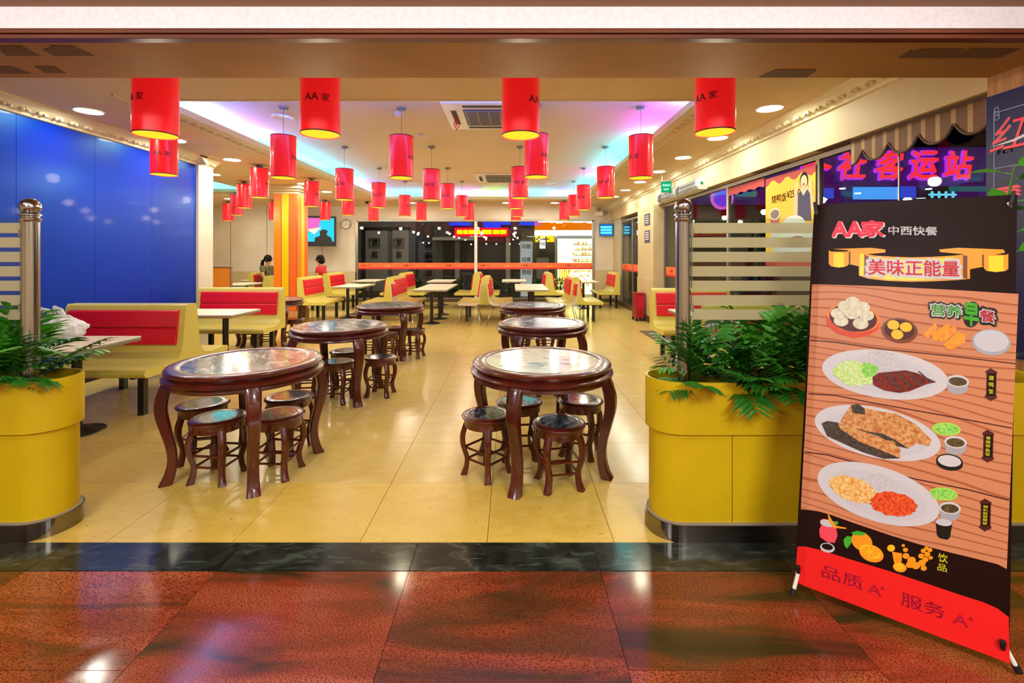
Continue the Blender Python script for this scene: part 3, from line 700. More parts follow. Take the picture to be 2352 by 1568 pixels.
# ------------------------------------------------------------------ planters
def stadium(x0, x1, y0, y1, r, left, right, off=0):
    """closed outline; round corners at the chosen ends"""
    x0 -= off; x1 += off; y0 -= off; y1 += off; r = min(r+off, (y1-y0)/2-.0005); p = []
    def arc(cx_, cy_, a0, a1, n=14): return [(cx_+r*cos(a0+(a1-a0)*k/n), cy_+r*sin(a0+(a1-a0)*k/n)) for k in range(n+1)]
    p += arc(x0+r, y0+r, -pi/2, -pi)[::1] if left else [(x0, y0)]
    p += arc(x0+r, y1-r, pi, pi/2) if left else [(x0, y1)]
    p += arc(x1-r, y1-r, pi/2, 0) if right else [(x1, y1)]
    p += arc(x1-r, y0+r, 0, -pi/2) if right else [(x1, y0)]
    return p
def planter(label, x0, x1, left, right, seams):
    t_ = thing('planter', label, 'planter')
    y0, y1 = 2.455, 2.735
    fn = lambda u, v, q: (u, v, q)
    def ringwall(o_out, o_in, z0, z1, name, m):
        A_ = stadium(x0, x1, y0, y1, .14, left, right, o_out); B_ = stadium(x0, x1, y0, y1, .14, left, right, o_in); n = len(A_)
        mb = MB(); vs = [(*p, z0) for p in A_]+[(*p, z1) for p in A_]+[(*p, z1) for p in B_]+[(*p, z0) for p in B_]
        fs = []
        for k in range(4):
            for i in range(n):
                j = (i+1) % n; a = k*n; b = ((k+1) % 4)*n; fs.append((a+i, a+j, b+j, b+i))
        mb.add(vs, fs, 0, False); return mb.build(name, m, t_)
    ringwall(.020, .006, .562, .833, 'band', 'yellow_panel')
    pts = [x0]+seams+[x1]
    body = MB(); body.prism(stadium(x0, x1, y0, y1, .14, left, right, 0), fn, .085, .60); body.build('body', 'yellow_panel', t_)
    for sx_ in seams: MB().box(sx_-.0015, sx_+.0015, y0-.001, y0+.002, .09, .562).build('seam', 'base_brown', t_)
    ringwall(.022, .0, .0, .09, 'kick_plate', 'steel')
    ringwall(.016, .0, .09, .097, 'sealant', 'sealant')
    MB().prism(stadium(x0, x1, y0, y1, .14, left, right, -.0), fn, .70, .745).build('soil', 'soil', t_)
    return t_
planter('long yellow planter with steel kick plate behind the menu banner', .765, 2.92, True, False, [1.155, 1.8, 2.4])
planter('rounded yellow planter with steel kick plate left of the entrance', -4.0, -2.445, False, True, [-3.2])
def post(label, x, y):
    t_ = thing('steel_post', label, 'post')
    m = MB(); m.tube([(x, y, .72), (x, y, 1.69)], .040, 32); m.build('tube', 'chrome', t_)
    m = MB(); m.lathe([(.041, 1.68), (.046, 1.69), (.046, 1.70), (.038, 1.705), (.038, 1.712), (.047, 1.716), (.047, 1.724), (.036, 1.73)], 32, (x, y, 0)); m.build('collar', 'chrome', t_)
    m = MB(); m.ball((x, y, 1.764), .047, 28, 18); m.build('ball_finial', 'chrome', t_)
    return t_
post('polished steel post with ball top on the right planter', .945, 2.585)
post('polished steel post with ball top on the left planter', -2.66, 2.585)
def screen(label, x0, x1, y):
    t_ = thing('glass_screen', label, 'glass screen')
    MB().box(x0, x1, y-.004, y+.004, 1.13, 1.70).build('pane', 'pane_clear', t_)
    for k in range(7):
        z = 1.676-.0796*k; MB().box(x0+.001, x1-.001, y-.0052, y-.0042, z-.0565, z).build('frosted_band', 'frosted', t_)
    for sx_ in (x0, x1):
        MB().box(sx_-.008, sx_+.008, y-.015, y+.015, 1.60, 1.64).build('clip', 'chrome', t_); MB().box(sx_-.008, sx_+.008, y-.015, y+.015, 1.19, 1.23).build('clip', 'chrome', t_)
screen('clear glass screen with frosted bands beside the right steel post', .99, 2.60, 2.585)
screen('clear glass screen with frosted bands beside the left steel post', -3.9, -2.705, 2.585)
post('polished steel post behind the menu banner', 2.64, 2.585)
# ------------------------------------------------------------------ palms
FRD = []
def frond_mesh(Lr, seed, droop, leafl, npairs, name):
    rnd = random.Random(seed); vs = []; fs = []; mi = []
    def pt(t_): return Vector((Lr*t_*(1-.18*droop*t_), 0, Lr*(.95*t_-droop*t_*t_)))
    def tan_(t_): return (pt(t_+.01)-pt(t_)).normalized()
    n = 10
    for i in range(n+1):
        p = pt(i/n); w_ = .0035*(1-.8*i/n); vs += [p+Vector((0, w_, 0)), p+Vector((0, -w_, 0)), p+Vector((0, 0, -w_))]
    for i in range(n):
        a = i*3
        for k in range(3): fs.append((a+k, a+(k+1) % 3, a+3+(k+1) % 3, a+3+k)); mi.append(1)
    for i in range(npairs):
        t_ = .28+.72*(i+.5)/npairs; base_ = pt(t_); T = tan_(t_)
        l_ = leafl*(1-.55*abs(t_-.55)/.45*(1 if t_ > .55 else .7))*rnd.uniform(.9, 1.1)
        for sg in (-1, 1):
            d = (T*rnd.uniform(.55, .8)+Vector((0, sg, 0))*.9+Vector((0, 0, .12))).normalized()
            side = d.cross(Vector((0, 0, 1))).normalized(); wd_ = l_*.095+.004
            pts_ = []
            for q, (u, w2) in enumerate(((0, .25), (.3, 1), (.65, .85), (1, 0))):
                c_ = base_+d*l_*u+Vector((0, 0, -1))*l_*(.32*u*u*rnd.uniform(.9, 1.2))
                pts_.append((c_+side*wd_*w2+Vector((0, 0, .25*wd_*w2)), c_, c_-side*wd_*w2+Vector((0, 0, .25*wd_*w2))))
            b = len(vs)
            for r3 in pts_[:3]: vs += list(r3)
            vs.append(pts_[3][1])
            for q in range(2):
                o_ = b+q*3; fs += [(o_, o_+1, o_+4, o_+3), (o_+1, o_+2, o_+5, o_+4)]; mi += [0, 0]
            fs += [(b+6, b+7, b+9), (b+7, b+8, b+9)]; mi += [0, 0]
    me = bpy.data.meshes.new(name); me.from_pydata([tuple(p) for p in vs], [], fs); me.polygons.foreach_set('material_index', mi); me.update()
    return me
for k in range(6):
    for mn in ('leaf', 'leaf_light'):
        me = frond_mesh(.34+.045*(k % 3), k*7+1, .30+.12*(k % 4), .165+.012*(k % 3), 6+k % 3, 'frond'); me.materials.append(_M[mn]); me.materials.append(_M['stem']); FRD.append(me)
def palm(label, x, y, z, n, scale, seed, dirs=None, group=None):
    rnd = random.Random(seed)
    t_ = thing('palm_plant', label, 'plant', (x, y, z), 0, group)
    for k in range(n):
        me = FRD[rnd.randrange(len(FRD))] if rnd.random() < .55 else FRD[2*rnd.randrange(6)]
        o = bpy.data.objects.new('frond', me); COL.objects.link(o); o.parent = t_
        a = 2*pi*k/n+rnd.uniform(-.35, .35); el = rnd.uniform(-30, 8) if k % 3 else rnd.uniform(-62, -35)
        o.rotation_euler = (rnd.uniform(-.3, .3), radians(el), a); s_ = scale*rnd.uniform(.8, 1.1); o.scale = (s_,)*3
    if dirs:
        for a, el, s_ in dirs:
            o = bpy.data.objects.new('frond', FRD[rnd.randrange(4, 10)]); COL.objects.link(o); o.parent = t_; o.rotation_euler = (rnd.uniform(-.3, .3), radians(el), radians(a)); o.scale = (s_,)*3
    return t_
PL = [(1.02, 2.60, 17, .85, 'leftmost, leaning over the rounded end'), (1.25, 2.56, 20, .84, 'second from the rounded end'), (1.47, 2.62, 20, 1.12, 'tallest, just left of the menu banner'), (1.66, 2.60, 17, 1.0, 'half behind the banner edge'), (2.0, 2.6, 12, .85, 'hidden behind the menu banner'), (2.45, 2.6, 12, .85, 'right of the menu banner')]
for k, (x, y, n, s_, lb) in enumerate(PL):
    palm('green parlour palm in the right planter, %s' % lb, x, y, .745, n, s_, 30+k, [(195, -12, .85), (215, 10, .8), (250, 16, .8)] if k == 0 else [(262, 22, .85), (280, 14, .7)] if k == 1 else [(255, 18, .8), (80, -70, 1.1)] if k == 2 else None, 'palms in the right planter')
for k, (x, y, n, s_, lb) in enumerate([(-2.76, 2.60, 24, 1.0, 'beside the steel post, drooping over the rim'), (-3.02, 2.60, 18, .95, 'at the edge of the picture')]):
    palm('green parlour palm in the left planter, %s' % lb, x, y, .745, n, s_, 60+k, [(5, -20, .95), (-20, 8, .9), (20, -38, 1.0), (-40, 10, .9), (-60, 12, .9), (-100, 8, .9), (0, 2, .95)] if k == 0 else [(-90, 5, 1), (-60, 0, 1)], 'palms in the left planter')
# broad-leaved plant by the jamb
t_ = thing('broadleaf_plant', 'leafy green plant with broad leaves at the right jamb beside the blue poster', 'plant', (2.66, 2.5, .745))
MB().tube([(0, 0, 0), (.01, 0, .5), (-.02, 0, 1.0), (.0, -.02, 1.22)], [.012, .01, .008, .004], 8).build('stem', 'stem', t_)
rnd = random.Random(5)
for k in range(15):
    a = k*2.4; zz = 1.22-.035*k; L_ = rnd.uniform(.11, .15)
    m = MB(); vs = []
    d = Vector((cos(a), sin(a), rnd.uniform(-.1, .5))).normalized(); sd = d.cross(Vector((rnd.uniform(-.4, .4), -.8, .7))).normalized()
    b = Vector((0, -.01, zz)); pts = [(0, 0), (.25, .6), (.5, 1), (.75, .75), (1, 0)]
    for u, w_ in pts: c_ = b+d*(.03+L_*u)+Vector((0, 0, -.25*L_*u*u)); vs += [c_+sd*w_*L_*.3+Vector((0, 0, .006*w_)), c_, c_-sd*w_*L_*.3+Vector((0, 0, .006*w_))]
    fs = []
    for q in range(4): o_ = q*3; fs += [(o_, o_+1, o_+4, o_+3), (o_+1, o_+2, o_+5, o_+4)]
    m.add(vs, fs, 0, True); m.tube([b, b+d*.03], .003, 4); m.build('leaf', 'leaf_light', t_)
# ------------------------------------------------------------------ plastic bag on the near table
t_ = thing('plastic_bag', 'crumpled white plastic bag with knotted handles on the nearest left table', 'bag', (-3.93, 4.05, .757))
bm = bmesh.new(); bmesh.ops.create_icosphere(bm, subdivisions=5, radius=1)
for v_ in bm.verts:
    p = v_.co.copy(); nz = mnoise.fractal(p*2.2, 1, 2, 4)+.6*abs(mnoise.noise(p*5))
    r = 1+.22*nz; z = p.z; taper = 1-.35*max(0, z)
    v_.co = Vector((p.x*.21*r*taper, p.y*.15*r*taper, max(0, (.10+z*.115*r))))
me = bpy.data.meshes.new('body'); bm.to_mesh(me); bm.free()
mat('bag_plastic', '#f2f4f8', .3, noise=(9, '#c9cfd8', (1, 1, 1)), bump=.5, bscale=22); me.materials.append(_M['bag_plastic'])
for p in me.polygons: p.use_smooth = True
o = bpy.data.objects.new('body', me); COL.objects.link(o); o.parent = t_
for sg, dx in ((1, -.03), (-1, -.09)):
    pts = [(dx, sg*.03, .17), (dx-.06, sg*.05, .23), (dx-.04, sg*.04, .275), (dx+.03, sg*.02, .26), (dx+.05, sg*.02, .18)]
    MB().tube(pts, [.02, .012, .014, .012, .02], 8, ell=2.0).build('handle', 'bag_plastic', t_)
# ------------------------------------------------------------------ people
mat('skin', '#c98a5c', .5); mat('hair_black', '#0b0706', .7, spec=.2); mat('shirt_red', '#c8202e', .8); mat('trousers', '#1d1f2a', .8)
mat('shirt_print', '#15130f', .8, noise=(38, '#8a7c4c', (1, 1, 1)))
def skinned(name, verts, edges, root, m, parent, sub=2):
    me = bpy.data.meshes.new(name); me.from_pydata([v_[0] for v_ in verts], edges, []); me.materials.append(_M[m])
    o = bpy.data.objects.new(name, me); COL.objects.link(o); o.parent = parent
    sk = o.modifiers.new('skin', 'SKIN'); sk.use_smooth_shade = True
    me.skin_vertices[0].data[root].use_root = True
    for i, v_ in enumerate(verts):
        r = v_[1]; me.skin_vertices[0].data[i].radius = r if hasattr(r, '__len__') else (r, r)
    sb = o.modifiers.new('sub', 'SUBSURF'); sb.levels = sub; sb.render_levels = sub
    dg = bpy.context.evaluated_depsgraph_get(); bpy.context.view_layer.update(); dg.update()
    m2 = bpy.data.meshes.new_from_object(o.evaluated_get(dg)); o.modifiers.clear(); o.data = m2
    return o
def seated(label, loc, rz, shirt, hair):
    """faces +x, sits at 0.46 m"""
    t_ = thing('person', label, 'person', loc, rz)
    V = [((0, 0, .56), (.13, .16)), ((.0, 0, .75), (.10, .14)), ((.0, 0, .93), (.11, .16)), ((.01, 0, 1.045), (.06, .07)), ((.02, 0, 1.10), .048), ((.035, 0, 1.15), .055), ((.045, 0, 1.22), (.085, .075)), ((.035, 0, 1.28), (.07, .07)),
         ((.0, .17, 1.0), .052), ((.03, .23, .80), .042), ((.18, .20, .68), .034), ((.28, .12, .76), .03), ((.0, -.17, 1.0), .052), ((.03, -.23, .80), .042), ((.18, -.20, .68), .034), ((.28, -.12, .76), .03),
         ((.12, .09, .54), .085), ((.45, .10, .53), .06), ((.45, .10, .10), .042), ((.56, .10, .035), .03), ((.12, -.09, .54), .085), ((.45, -.10, .53), .06), ((.45, -.10, .10), .042), ((.56, -.10, .035), .03)]
    E = [(0, 1), (1, 2), (2, 3), (3, 4), (4, 5), (5, 6), (6, 7), (2, 8), (8, 9), (9, 10), (10, 11), (2, 12), (12, 13), (13, 14), (14, 15), (0, 16), (16, 17), (17, 18), (18, 19), (0, 20), (20, 21), (21, 22), (22, 23)]
    skinned('body', V, E, 0, 'skin', t_)
    f = MB(); f.tube([(.128, 0, 1.215), (.148, 0, 1.185), (.128, 0, 1.178)], [.010, .014, .008], 6); f.build('nose', 'skin', t_)
    f = MB(); f.ball((.118, .03, 1.215), .009, 8, 6); f.ball((.118, -.03, 1.215), .009, 8, 6); f.build('eyes', 'hair_black', t_)
    f = MB(); f.ball((.105, 0, 1.145), .012, 8, 6, 0, (1, 2, .5)); mat('lips_'+hair, '#a04a3c', .5); f.build('mouth', 'lips_'+hair, t_)
    for sg in (1, -1): MB().ball((.035, sg*.082, 1.20), .02, 8, 6, 0, (.8, .4, 1.3)).build('ear', 'skin', t_)
    for sg in (1, -1):
        for k in range(5):
            b = Vector((.28, sg*.12, .76)); d = Vector((.06+.004*(2-abs(k-2)), sg*(-.03+.013*k), -.012 if k else .0))
            MB().tube([b, b+d*.6, b+d+Vector((0, 0, -.012))], [.009, .008, .006], 6).build('finger', 'skin', t_)
    # shirt over the torso and upper arms
    SV = [((0, 0, .54), (.145, .175)), ((.0, 0, .75), (.115, .155)), ((.0, 0, .93), (.122, .172)), ((.005, 0, 1.03), (.07, .10)), ((.0, .17, 1.0), .064), ((.02, .215, .87), .056), ((.0, -.17, 1.0), .064), ((.02, -.215, .87), .056)]
    skinned('shirt', SV, [(0, 1), (1, 2), (2, 3), (2, 4), (4, 5), (2, 6), (6, 7)], 0, shirt, t_)
    TV = [((0, 0, .55), (.14, .17)), ((.12, .09, .545), .095), ((.45, .10, .535), .07), ((.45, .10, .16), .055), ((.12, -.09, .545), .095), ((.45, -.10, .535), .07), ((.45, -.10, .16), .055)]
    skinned('trousers', TV, [(0, 1), (1, 2), (2, 3), (0, 4), (4, 5), (5, 6)], 0, 'trousers', t_)
    h_ = MB(); h_.ball((.018, 0, 1.225), .098, 20, 14, 0, (1.0, .96, 1.02))
    h_.ball((.05, 0, 1.283), .052, 14, 8, 0, (.9, 1.25, .6))
    if hair == 'tail': h_.tube([(-.07, 0, 1.20), (-.115, 0, 1.17), (-.135, 0, 1.09), (-.13, 0, 1.0), (-.115, 0, .94)], [.03, .036, .04, .03, .008], 10)
    else: h_.ball((-.01, 0, 1.17), .085, 16, 10, 0, (.95, 1.0, .9))
    h_.build('hair', 'hair_black', t_)
    t_.scale = (1.12,)*3
    return t_
seated('seated person with black ponytail and patterned dark top, half behind the striped column', (-6.93, 13.25, .02), A(-6), 'shirt_print', 'tail')
seated('seated person with short black hair and red shirt, seen from behind the cream bench', (-5.22, 12.8, .02), A(183), 'shirt_red', 'short')
# ------------------------------------------------------------------ menu banner on its X stand
TL, TR, BL, BR = Vector((1.478, 2.30, 1.748)), Vector((1.921, 1.78, 1.7235)), Vector((1.256, 2.083, .052)), Vector((1.762, 1.655, .052))
TL = Vector((wx(1869, 2.30), 2.30, wz(470, 2.30))); TR = Vector((wx(2337, 1.80), 1.80, wz(447, 1.80))); BL = Vector((wx(1824, 2.065), 2.065, wz(1336, 2.065))); BR = Vector((wx(2318, 1.67), 1.67, wz(1524, 1.67)))
def bil(u, v):
    p = TL.lerp(TR, u).lerp(BL.lerp(BR, u), v); return p
nrm = (TR-TL).cross(BL-TL).normalized(); nrm = nrm if nrm.y < 0 else -nrm
def surf(u, v, off=0):
    return bil(u, v)+nrm*(off+.003*sin(v*9+u*2)*(.4+.6*abs(u-.5)*2)-.010*max(0, .06-u)/.06)
def proj(p): return CX+F*p.x/p.y, CY-F*(p.z-EYE)/p.y
def ban_uv(px, py):
    """where on the printed sheet a detail sits, as measured from the photograph"""
    u, v = (px-1850)/480, (py-460)/950
    for _ in range(8):
        a = proj(bil(u, v)); b = proj(bil(u+1e-4, v)); c = proj(bil(u, v+1e-4))
        J = ((b[0]-a[0])/1e-4, (c[0]-a[0])/1e-4, (b[1]-a[1])/1e-4, (c[1]-a[1])/1e-4); ex, ey = px-a[0], py-a[1]; det = J[0]*J[3]-J[1]*J[2]
        u += (ex*J[3]-ey*J[1])/det; v += (ey*J[0]-ex*J[2])/det
    return u, v
banr = thing('menu_banner', 'tall brown and red menu banner with dishes on a tilted stand, right foreground', 'banner')
mat('b_brown', '#200c0a', .35, spec=.15); mat('b_red', '#ee2222', .3, spec=.35); mat('b_white', '#cfcdd4', .35); mat('b_logo', '#f0123c', .35); mat('b_text_red', '#d8142c', .35)
mat('b_textdark', '#b80f38', .3); mat('b_gold', '#f0a018', .3); mat('b_gold_hi', '#f8dc20', .3); mat('b_gold_dk', '#7a3606', .3); mat('b_line', '#4a0a0c', .4)
mat('b_green', '#3fae1e', .4); mat('b_lime', '#a8e04c', .4); mat('b_black', '#0c0a0a', .3); mat('b_meat', '#8a1e10', .3, noise=(90, '#4e0f0a', (1, 1, 1))); mat('b_fish', '#b8642c', .35, noise=(80, '#e0b070', (1, 1, 1)))
mat('b_char', '#231512', .4, noise=(120, '#5a4a40', (1, 1, 1))); mat('b_veg', '#a6d84e', .4, noise=(110, '#e2f0c0', (1, 1, 1))); mat('b_leafy', '#5cc02c', .4, noise=(120, '#b4e878', (1, 1, 1)))
mat('b_egg', '#f0d890', .4, noise=(90, '#e08a28', (1, 1, 1))); mat('b_stew', '#d0260e', .35, noise=(110, '#f06a30', (1, 1, 1))); mat('b_rice', '#d4d2d6', .5, noise=(200, '#b4b2ba', (1, 1, 1)))
mat('b_bun', '#e4e2cc', .4, noise=(60, '#c8c4a4', (1, 1, 1))); mat('b_basket', '#d03c14', .35); mat('b_basket_hi', '#f07a20', .35); mat('b_yolk', '#f6c01c', .35); mat('b_fry', '#f08418', .35, noise=(70, '#f8b048', (1, 1, 1)))
mat('b_soup', '#3a2c18', .35, noise=(120, '#6a5a30', (1, 1, 1))); mat('b_plate', '#c8c8d2', .3); mat('b_bowl', '#a8a8b0', .35); mat('b_pink', '#f04860', .35); mat('b_orange', '#f49a1c', .35); mat('b_ytext', '#e8e030', .35)
# wood print
m = bpy.data.materials.new('b_wood'); m.use_nodes = True; nt = m.node_tree; b = nt.nodes['Principled BSDF']; N = nt.nodes.new; L = nt.links.new
uvn = N('ShaderNodeTexCoord'); mp = N('ShaderNodeMapping'); mp.inputs['Scale'].default_value = (.35, 1, 1); L(uvn.outputs['UV'], mp.inputs[0])
nz = N('ShaderNodeTexNoise'); nz.inputs['Scale'].default_value = 3.2; nz.inputs['Detail'].default_value = 1.5; L(mp.outputs[0], nz.inputs['Vector'])
sp = N('ShaderNodeSeparateXYZ'); L(uvn.outputs['UV'], sp.inputs[0])
m1 = N('ShaderNodeMath'); m1.operation = 'MULTIPLY'; m1.inputs[1].default_value = 27; L(sp.outputs[1], m1.inputs[0])
m2 = N('ShaderNodeMath'); m2.operation = 'MULTIPLY_ADD'; m2.inputs[1].default_value = 6; L(nz.outputs['Fac'], m2.inputs[0]); L(m1.outputs[0], m2.inputs[2])
m3 = N('ShaderNodeMath'); m3.operation = 'FRACT'; L(m2.outputs[0], m3.inputs[0])
rp = N('ShaderNodeValToRGB'); e = rp.color_ramp.elements; e[0].position = .0; e[0].color = lin('#a8583a'); e[1].position = .26; e[1].color = lin('#cf8862'); e3 = rp.color_ramp.elements.new(.16); e3.color = lin('#b06a48'); e4 = rp.color_ramp.elements.new(.2); e4.color = lin('#cf8862')
L(m3.outputs[0], rp.inputs[0]); L(rp.outputs[0], b.inputs['Base Color']); b.inputs['Roughness'].default_value = .35; b.inputs['Specular IOR Level'].default_value = .3; _M['b_wood'] = m
def sheet(name, mats, fcol, parent):
    nu, nv = 24, 72; vs = [surf(i/nu, j/nv) for j in range(nv+1) for i in range(nu+1)]; back = [p-nrm*.0012 for p in vs]; uv = [(i/nu*.66, j/nv*1.72) for j in range(nv+1) for i in range(nu+1)]
    mb = MB(); mb.add(vs, []); n = len(vs); mb.add(back, [])
    W_ = nu+1
    for j in range(nv):
        for i in range(nu):
            a = j*W_+i; mb.f.append([a, a+1, a+W_+1, a+W_]); mb.m.append(fcol((i+.5)/nu, (j+.5)/nv)); mb.sm.append(True)
            mb.f.append([n+a, n+a+W_, n+a+W_+1, n+a+1]); mb.m.append(0); mb.sm.append(True)
    for j in range(nv):
        for i in (0, nu): a = j*W_+i; mb.f.append([a, a+W_, n+a+W_, n+a]); mb.m.append(0); mb.sm.append(False)
    for i in range(nu):
        for j in (0, nv): a = j*W_+i; mb.f.append([a, a+1, n+a+1, n+a]); mb.m.append(0); mb.sm.append(False)
    return mb.build(name, mats, parent, uv=uv+uv)
sheet('sheet', ['b_brown'], lambda u, v: 0, banr)
DK = [0]
def pr_poly(mb, pts, lay, mi=0, uvs=None):
    """printed patch: outline in photo pixels, triangulated finely enough to follow the sheet"""
    q = [ban_uv(*p) for p in pts]
    b_ = bmesh.new(); vv = [b_.verts.new((u, v, 0)) for u, v in q]; b_.faces.new(vv)
    for v_cut in [k/40 for k in range(1, 40)]:
        bmesh.ops.bisect_plane(b_, geom=b_.faces[:]+b_.edges[:]+b_.verts[:], plane_co=(0, v_cut, 0), plane_no=(0, 1, 0))
    for u_cut in (.015, .03, .045, .06, .1, .2, .3, .4, .5, .6, .7, .8, .9):
        bmesh.ops.bisect_plane(b_, geom=b_.faces[:]+b_.edges[:]+b_.verts[:], plane_co=(u_cut, 0, 0), plane_no=(1, 0, 0))
    bmesh.ops.triangulate(b_, faces=b_.faces[:]); b_.verts.index_update()
    mb.add([surf(v.co.x, v.co.y, .0006+lay*.0004) for v in b_.verts], [tuple(v.index for v in f.verts) for f in b_.faces], mi)
    if uvs is not None: uvs += [(v.co.x*.66, v.co.y*1.72) for v in b_.verts]
    b_.free()
def ell(cx_, cy_, a, b, rot=0, n=36, jag=0, seed=0, a0=0, a1=2*pi):
    r_ = random.Random(seed); out = []; full = a1-a0 > 6.28
    for k in range(n if full else n+1):
        t_ = a0+(a1-a0)*k/n; j = 1+jag*r_.uniform(-1, 1); x, y = a*cos(t_)*j, b*sin(t_)*j; c_, s_ = cos(radians(rot)), sin(radians(rot)); out.append((cx_+x*c_-y*s_, cy_+x*s_+y*c_))
    return out
def pr_text(mb, s, c, h, ang, lay, mi=0, w=None, bold=0., skew=0.):
    ca, sa = cos(radians(ang)), sin(radians(ang))
    def fn(u, v):
        x = u+skew*v; p = (c[0]+x*ca+v*sa*.0, c[1]+x*sa-v); return surf(*ban_uv(*p), .0006+lay*.0004)
    put_text(mb, s, fn, h, bold, mi, w)
# wood area and red area
uvs = []; mb = MB()
pr_poly(mb, [(1864.5, 652.5), (2020, 657), (2180, 665), (2339.5, 674.5), (2312.5, 1306), (2291, 1295), (2240, 1282), (2182, 1268), (2110, 1249), (2046, 1229), (1960, 1200), (1910, 1182), (1882, 1174), (1860, 1170.5), (1838.5, 1170)], 0, 0, uvs)
mb.build('wood_print', 'b_wood', banr, uv=uvs)
mb = MB(); pr_poly(mb, [(1830.5, 1255), (1850, 1254), (1887, 1263), (1960, 1286), (2046, 1312), (2130, 1340), (2209, 1367), (2260, 1383), (2291, 1397), (2317, 1417), (2319.5, 1524), (1824.5, 1336)], 0); mb.build('red_print', 'b_red', banr)
mb = MB()
def line(pts, wd_, lay, mi=0):
    up = [(x, y-wd_/2) for x, y in pts]; dn = [(x, y+wd_/2) for x, y in pts][::-1]; pr_poly(mb, up+dn, lay, mi)
line([(1860, 781), (1920, 786), (2024, 801), (2180, 817), (2334, 835)], 2.6, 1); line([(1856, 904), (1920, 908), (1999, 924), (2152, 951), (2250, 969), (2325, 983)], 2.8, 1); line([(1848, 1038), (1900, 1044), (1973, 1064), (2099, 1099), (2220, 1123), (2318, 1148)], 3, 1)
mb.build('plank_line_print', 'b_line', banr)
# heading: two letters and two words
mb = MB()
pr_text(mb, 'AA', (1949, 528), 34, 0, 1, 1, 70, .05); pr_text(mb, 'AA', (1946, 526), 33, 0, 2, 0, 68, .045)
pr_text(mb, '家', (2007, 527), 37, 0, 1, 1, 52, .04); pr_text(mb, '家', (2004, 525), 36, 0, 2, 0, 50, .04)
pr_text(mb, '中西快餐', (2097, 530), 20, 1, 1, 1, 112, .025)
mb.build('logo_print', ['b_logo', 'b_white', 'b_brown'], banr)
# gold scroll
mb = MB(); G, HI, DKK = 0, 1, 2
pr_poly(mb, [(1913, 572), (2000, 569), (2034, 573), (2034, 580), (1980, 585), (1975, 612), (1952, 607), (1950, 575)], 1, G)
pr_poly(mb, [(2157, 573), (2200, 569), (2305, 573), (2309, 580), (2262, 590), (2262, 612), (2228, 618), (2226, 585), (2160, 579)], 1, G)
for a, bq, y0, y1 in ((1904, 1950, 575, 612), (2260, 2316, 582, 622)):
    pr_poly(mb, [(a, y0), (a+6, y0+3), (bq-4, y0+3), (bq, y0), (bq, y1-5), (bq-6, y1), ((a+bq)/2, y1+3), (a+6, y1), (a, y1-6)], 2, G)
    pr_poly(mb, [(a+11, y0+6), (bq-11, y0+6), (bq-11, y1+1), ((a+bq)/2, y1+2), (a+11, y1)], 3, HI)
pr_poly(mb, [(1973, 581), (1985, 583), (2010, 587), (2060, 590), (2092, 591), (2140, 590), (2190, 587), (2228, 583), (2228, 640), (2200, 643), (2140, 646), (2092, 647), (2040, 645), (1995, 640), (1973, 633)], 2, G)
pr_poly(mb, [(1992, 589), (2040, 594), (2092, 595), (2140, 595), (2190, 591), (2198, 628), (2150, 642), (2092, 644), (2040, 642), (1998, 634)], 3, HI)
pr_poly(mb, [(1975, 583), (1985, 583), (1984, 634), (1975, 632)], 4, HI); pr_poly(mb, [(1986, 584), (1996, 590), (1996, 632), (1986, 634)], 4, DKK); pr_poly(mb, [(2212, 586), (2222, 588), (2222, 640), (2212, 638)], 4, DKK)
pr_poly(mb, [(1951, 578), (1954, 577), (1954, 605), (1951, 604)], 4, DKK); pr_poly(mb, [(2256, 585), (2260, 585), (2260, 612), (2256, 611)], 4, DKK)
mb.build('gold_scroll_print', ['b_gold', 'b_gold_hi', 'b_gold_dk'], banr)
mb = MB(); pr_text(mb, '美味正能量', (2099, 615.5), 42, 1.2, 6, 1, 218, .085); pr_text(mb, '美味正能量', (2099, 615.5), 35, 1.2, 7, 0, 208, .022); mb.build('slogan_print', ['b_text_red', 'b_white'], banr)
mb = MB()
pr_text(mb, '营养', (2174, 713), 33, 4, 1, 1, 78, .12); pr_text(mb, '营养', (2174, 713), 28, 4, 2, 0, 72, .07); pr_text(mb, '营养', (2174, 713), 25, 4, 3, 2, 70, .02)
pr_poly(mb, ell(2232, 722, 20, 30, 10), 1, 1); pr_text(mb, '早', (2231, 722), 50, 8, 4, 2, 34, .035)
pr_text(mb, '餐', (2268, 726), 36, 10, 1, 1, 44, .12); pr_text(mb, '餐', (2268, 726), 29, 10, 2, 0, 37, .06); pr_text(mb, '餐', (2268, 726), 26, 10, 3, 3, 34, .015)
mb.build('breakfast_title_print', ['b_white', 'b_black', 'b_green', 'b_text_red'], banr)
# steamer of buns
mb = MB()
pr_poly(mb, ell(1960, 735, 64, 40, 8), 2, 1); pr_poly(mb, [(1896, 722), (1900, 748), (1925, 767), (1960, 776), (1992, 772), (2016, 757), (2023, 738), (2010, 755), (1975, 764), (1930, 756)], 3, 0); pr_poly(mb, ell(1960, 730, 55, 31, 8), 4, 2)
for k, (x, y, a) in enumerate([(1925, 720, 17), (1932, 737, 17), (1977, 743, 18), (1991, 724, 17), (1944, 704, 19), (1980, 706, 19), (1959, 693, 16), (1958, 720, 18)]): pr_poly(mb, ell(x, y, a, a*.72, 5), 5+k*.6, 3)
mb.build('steamer_print', ['b_basket', 'b_basket_hi', 'b_line', 'b_bun'], banr)
mb = MB(); pr_poly(mb, ell(2066, 759, 42, 29, 8), 2, 0); pr_poly(mb, ell(2066, 757, 35, 23, 8), 3, 1)
for k, (x, y) in enumerate(((2052, 746), (2081, 751), (2061, 768))): pr_poly(mb, ell(x, y, 14, 11, 8), 4, 2)
mb.build('custard_print', ['b_gold_dk', 'b_line', 'b_yolk'], banr)
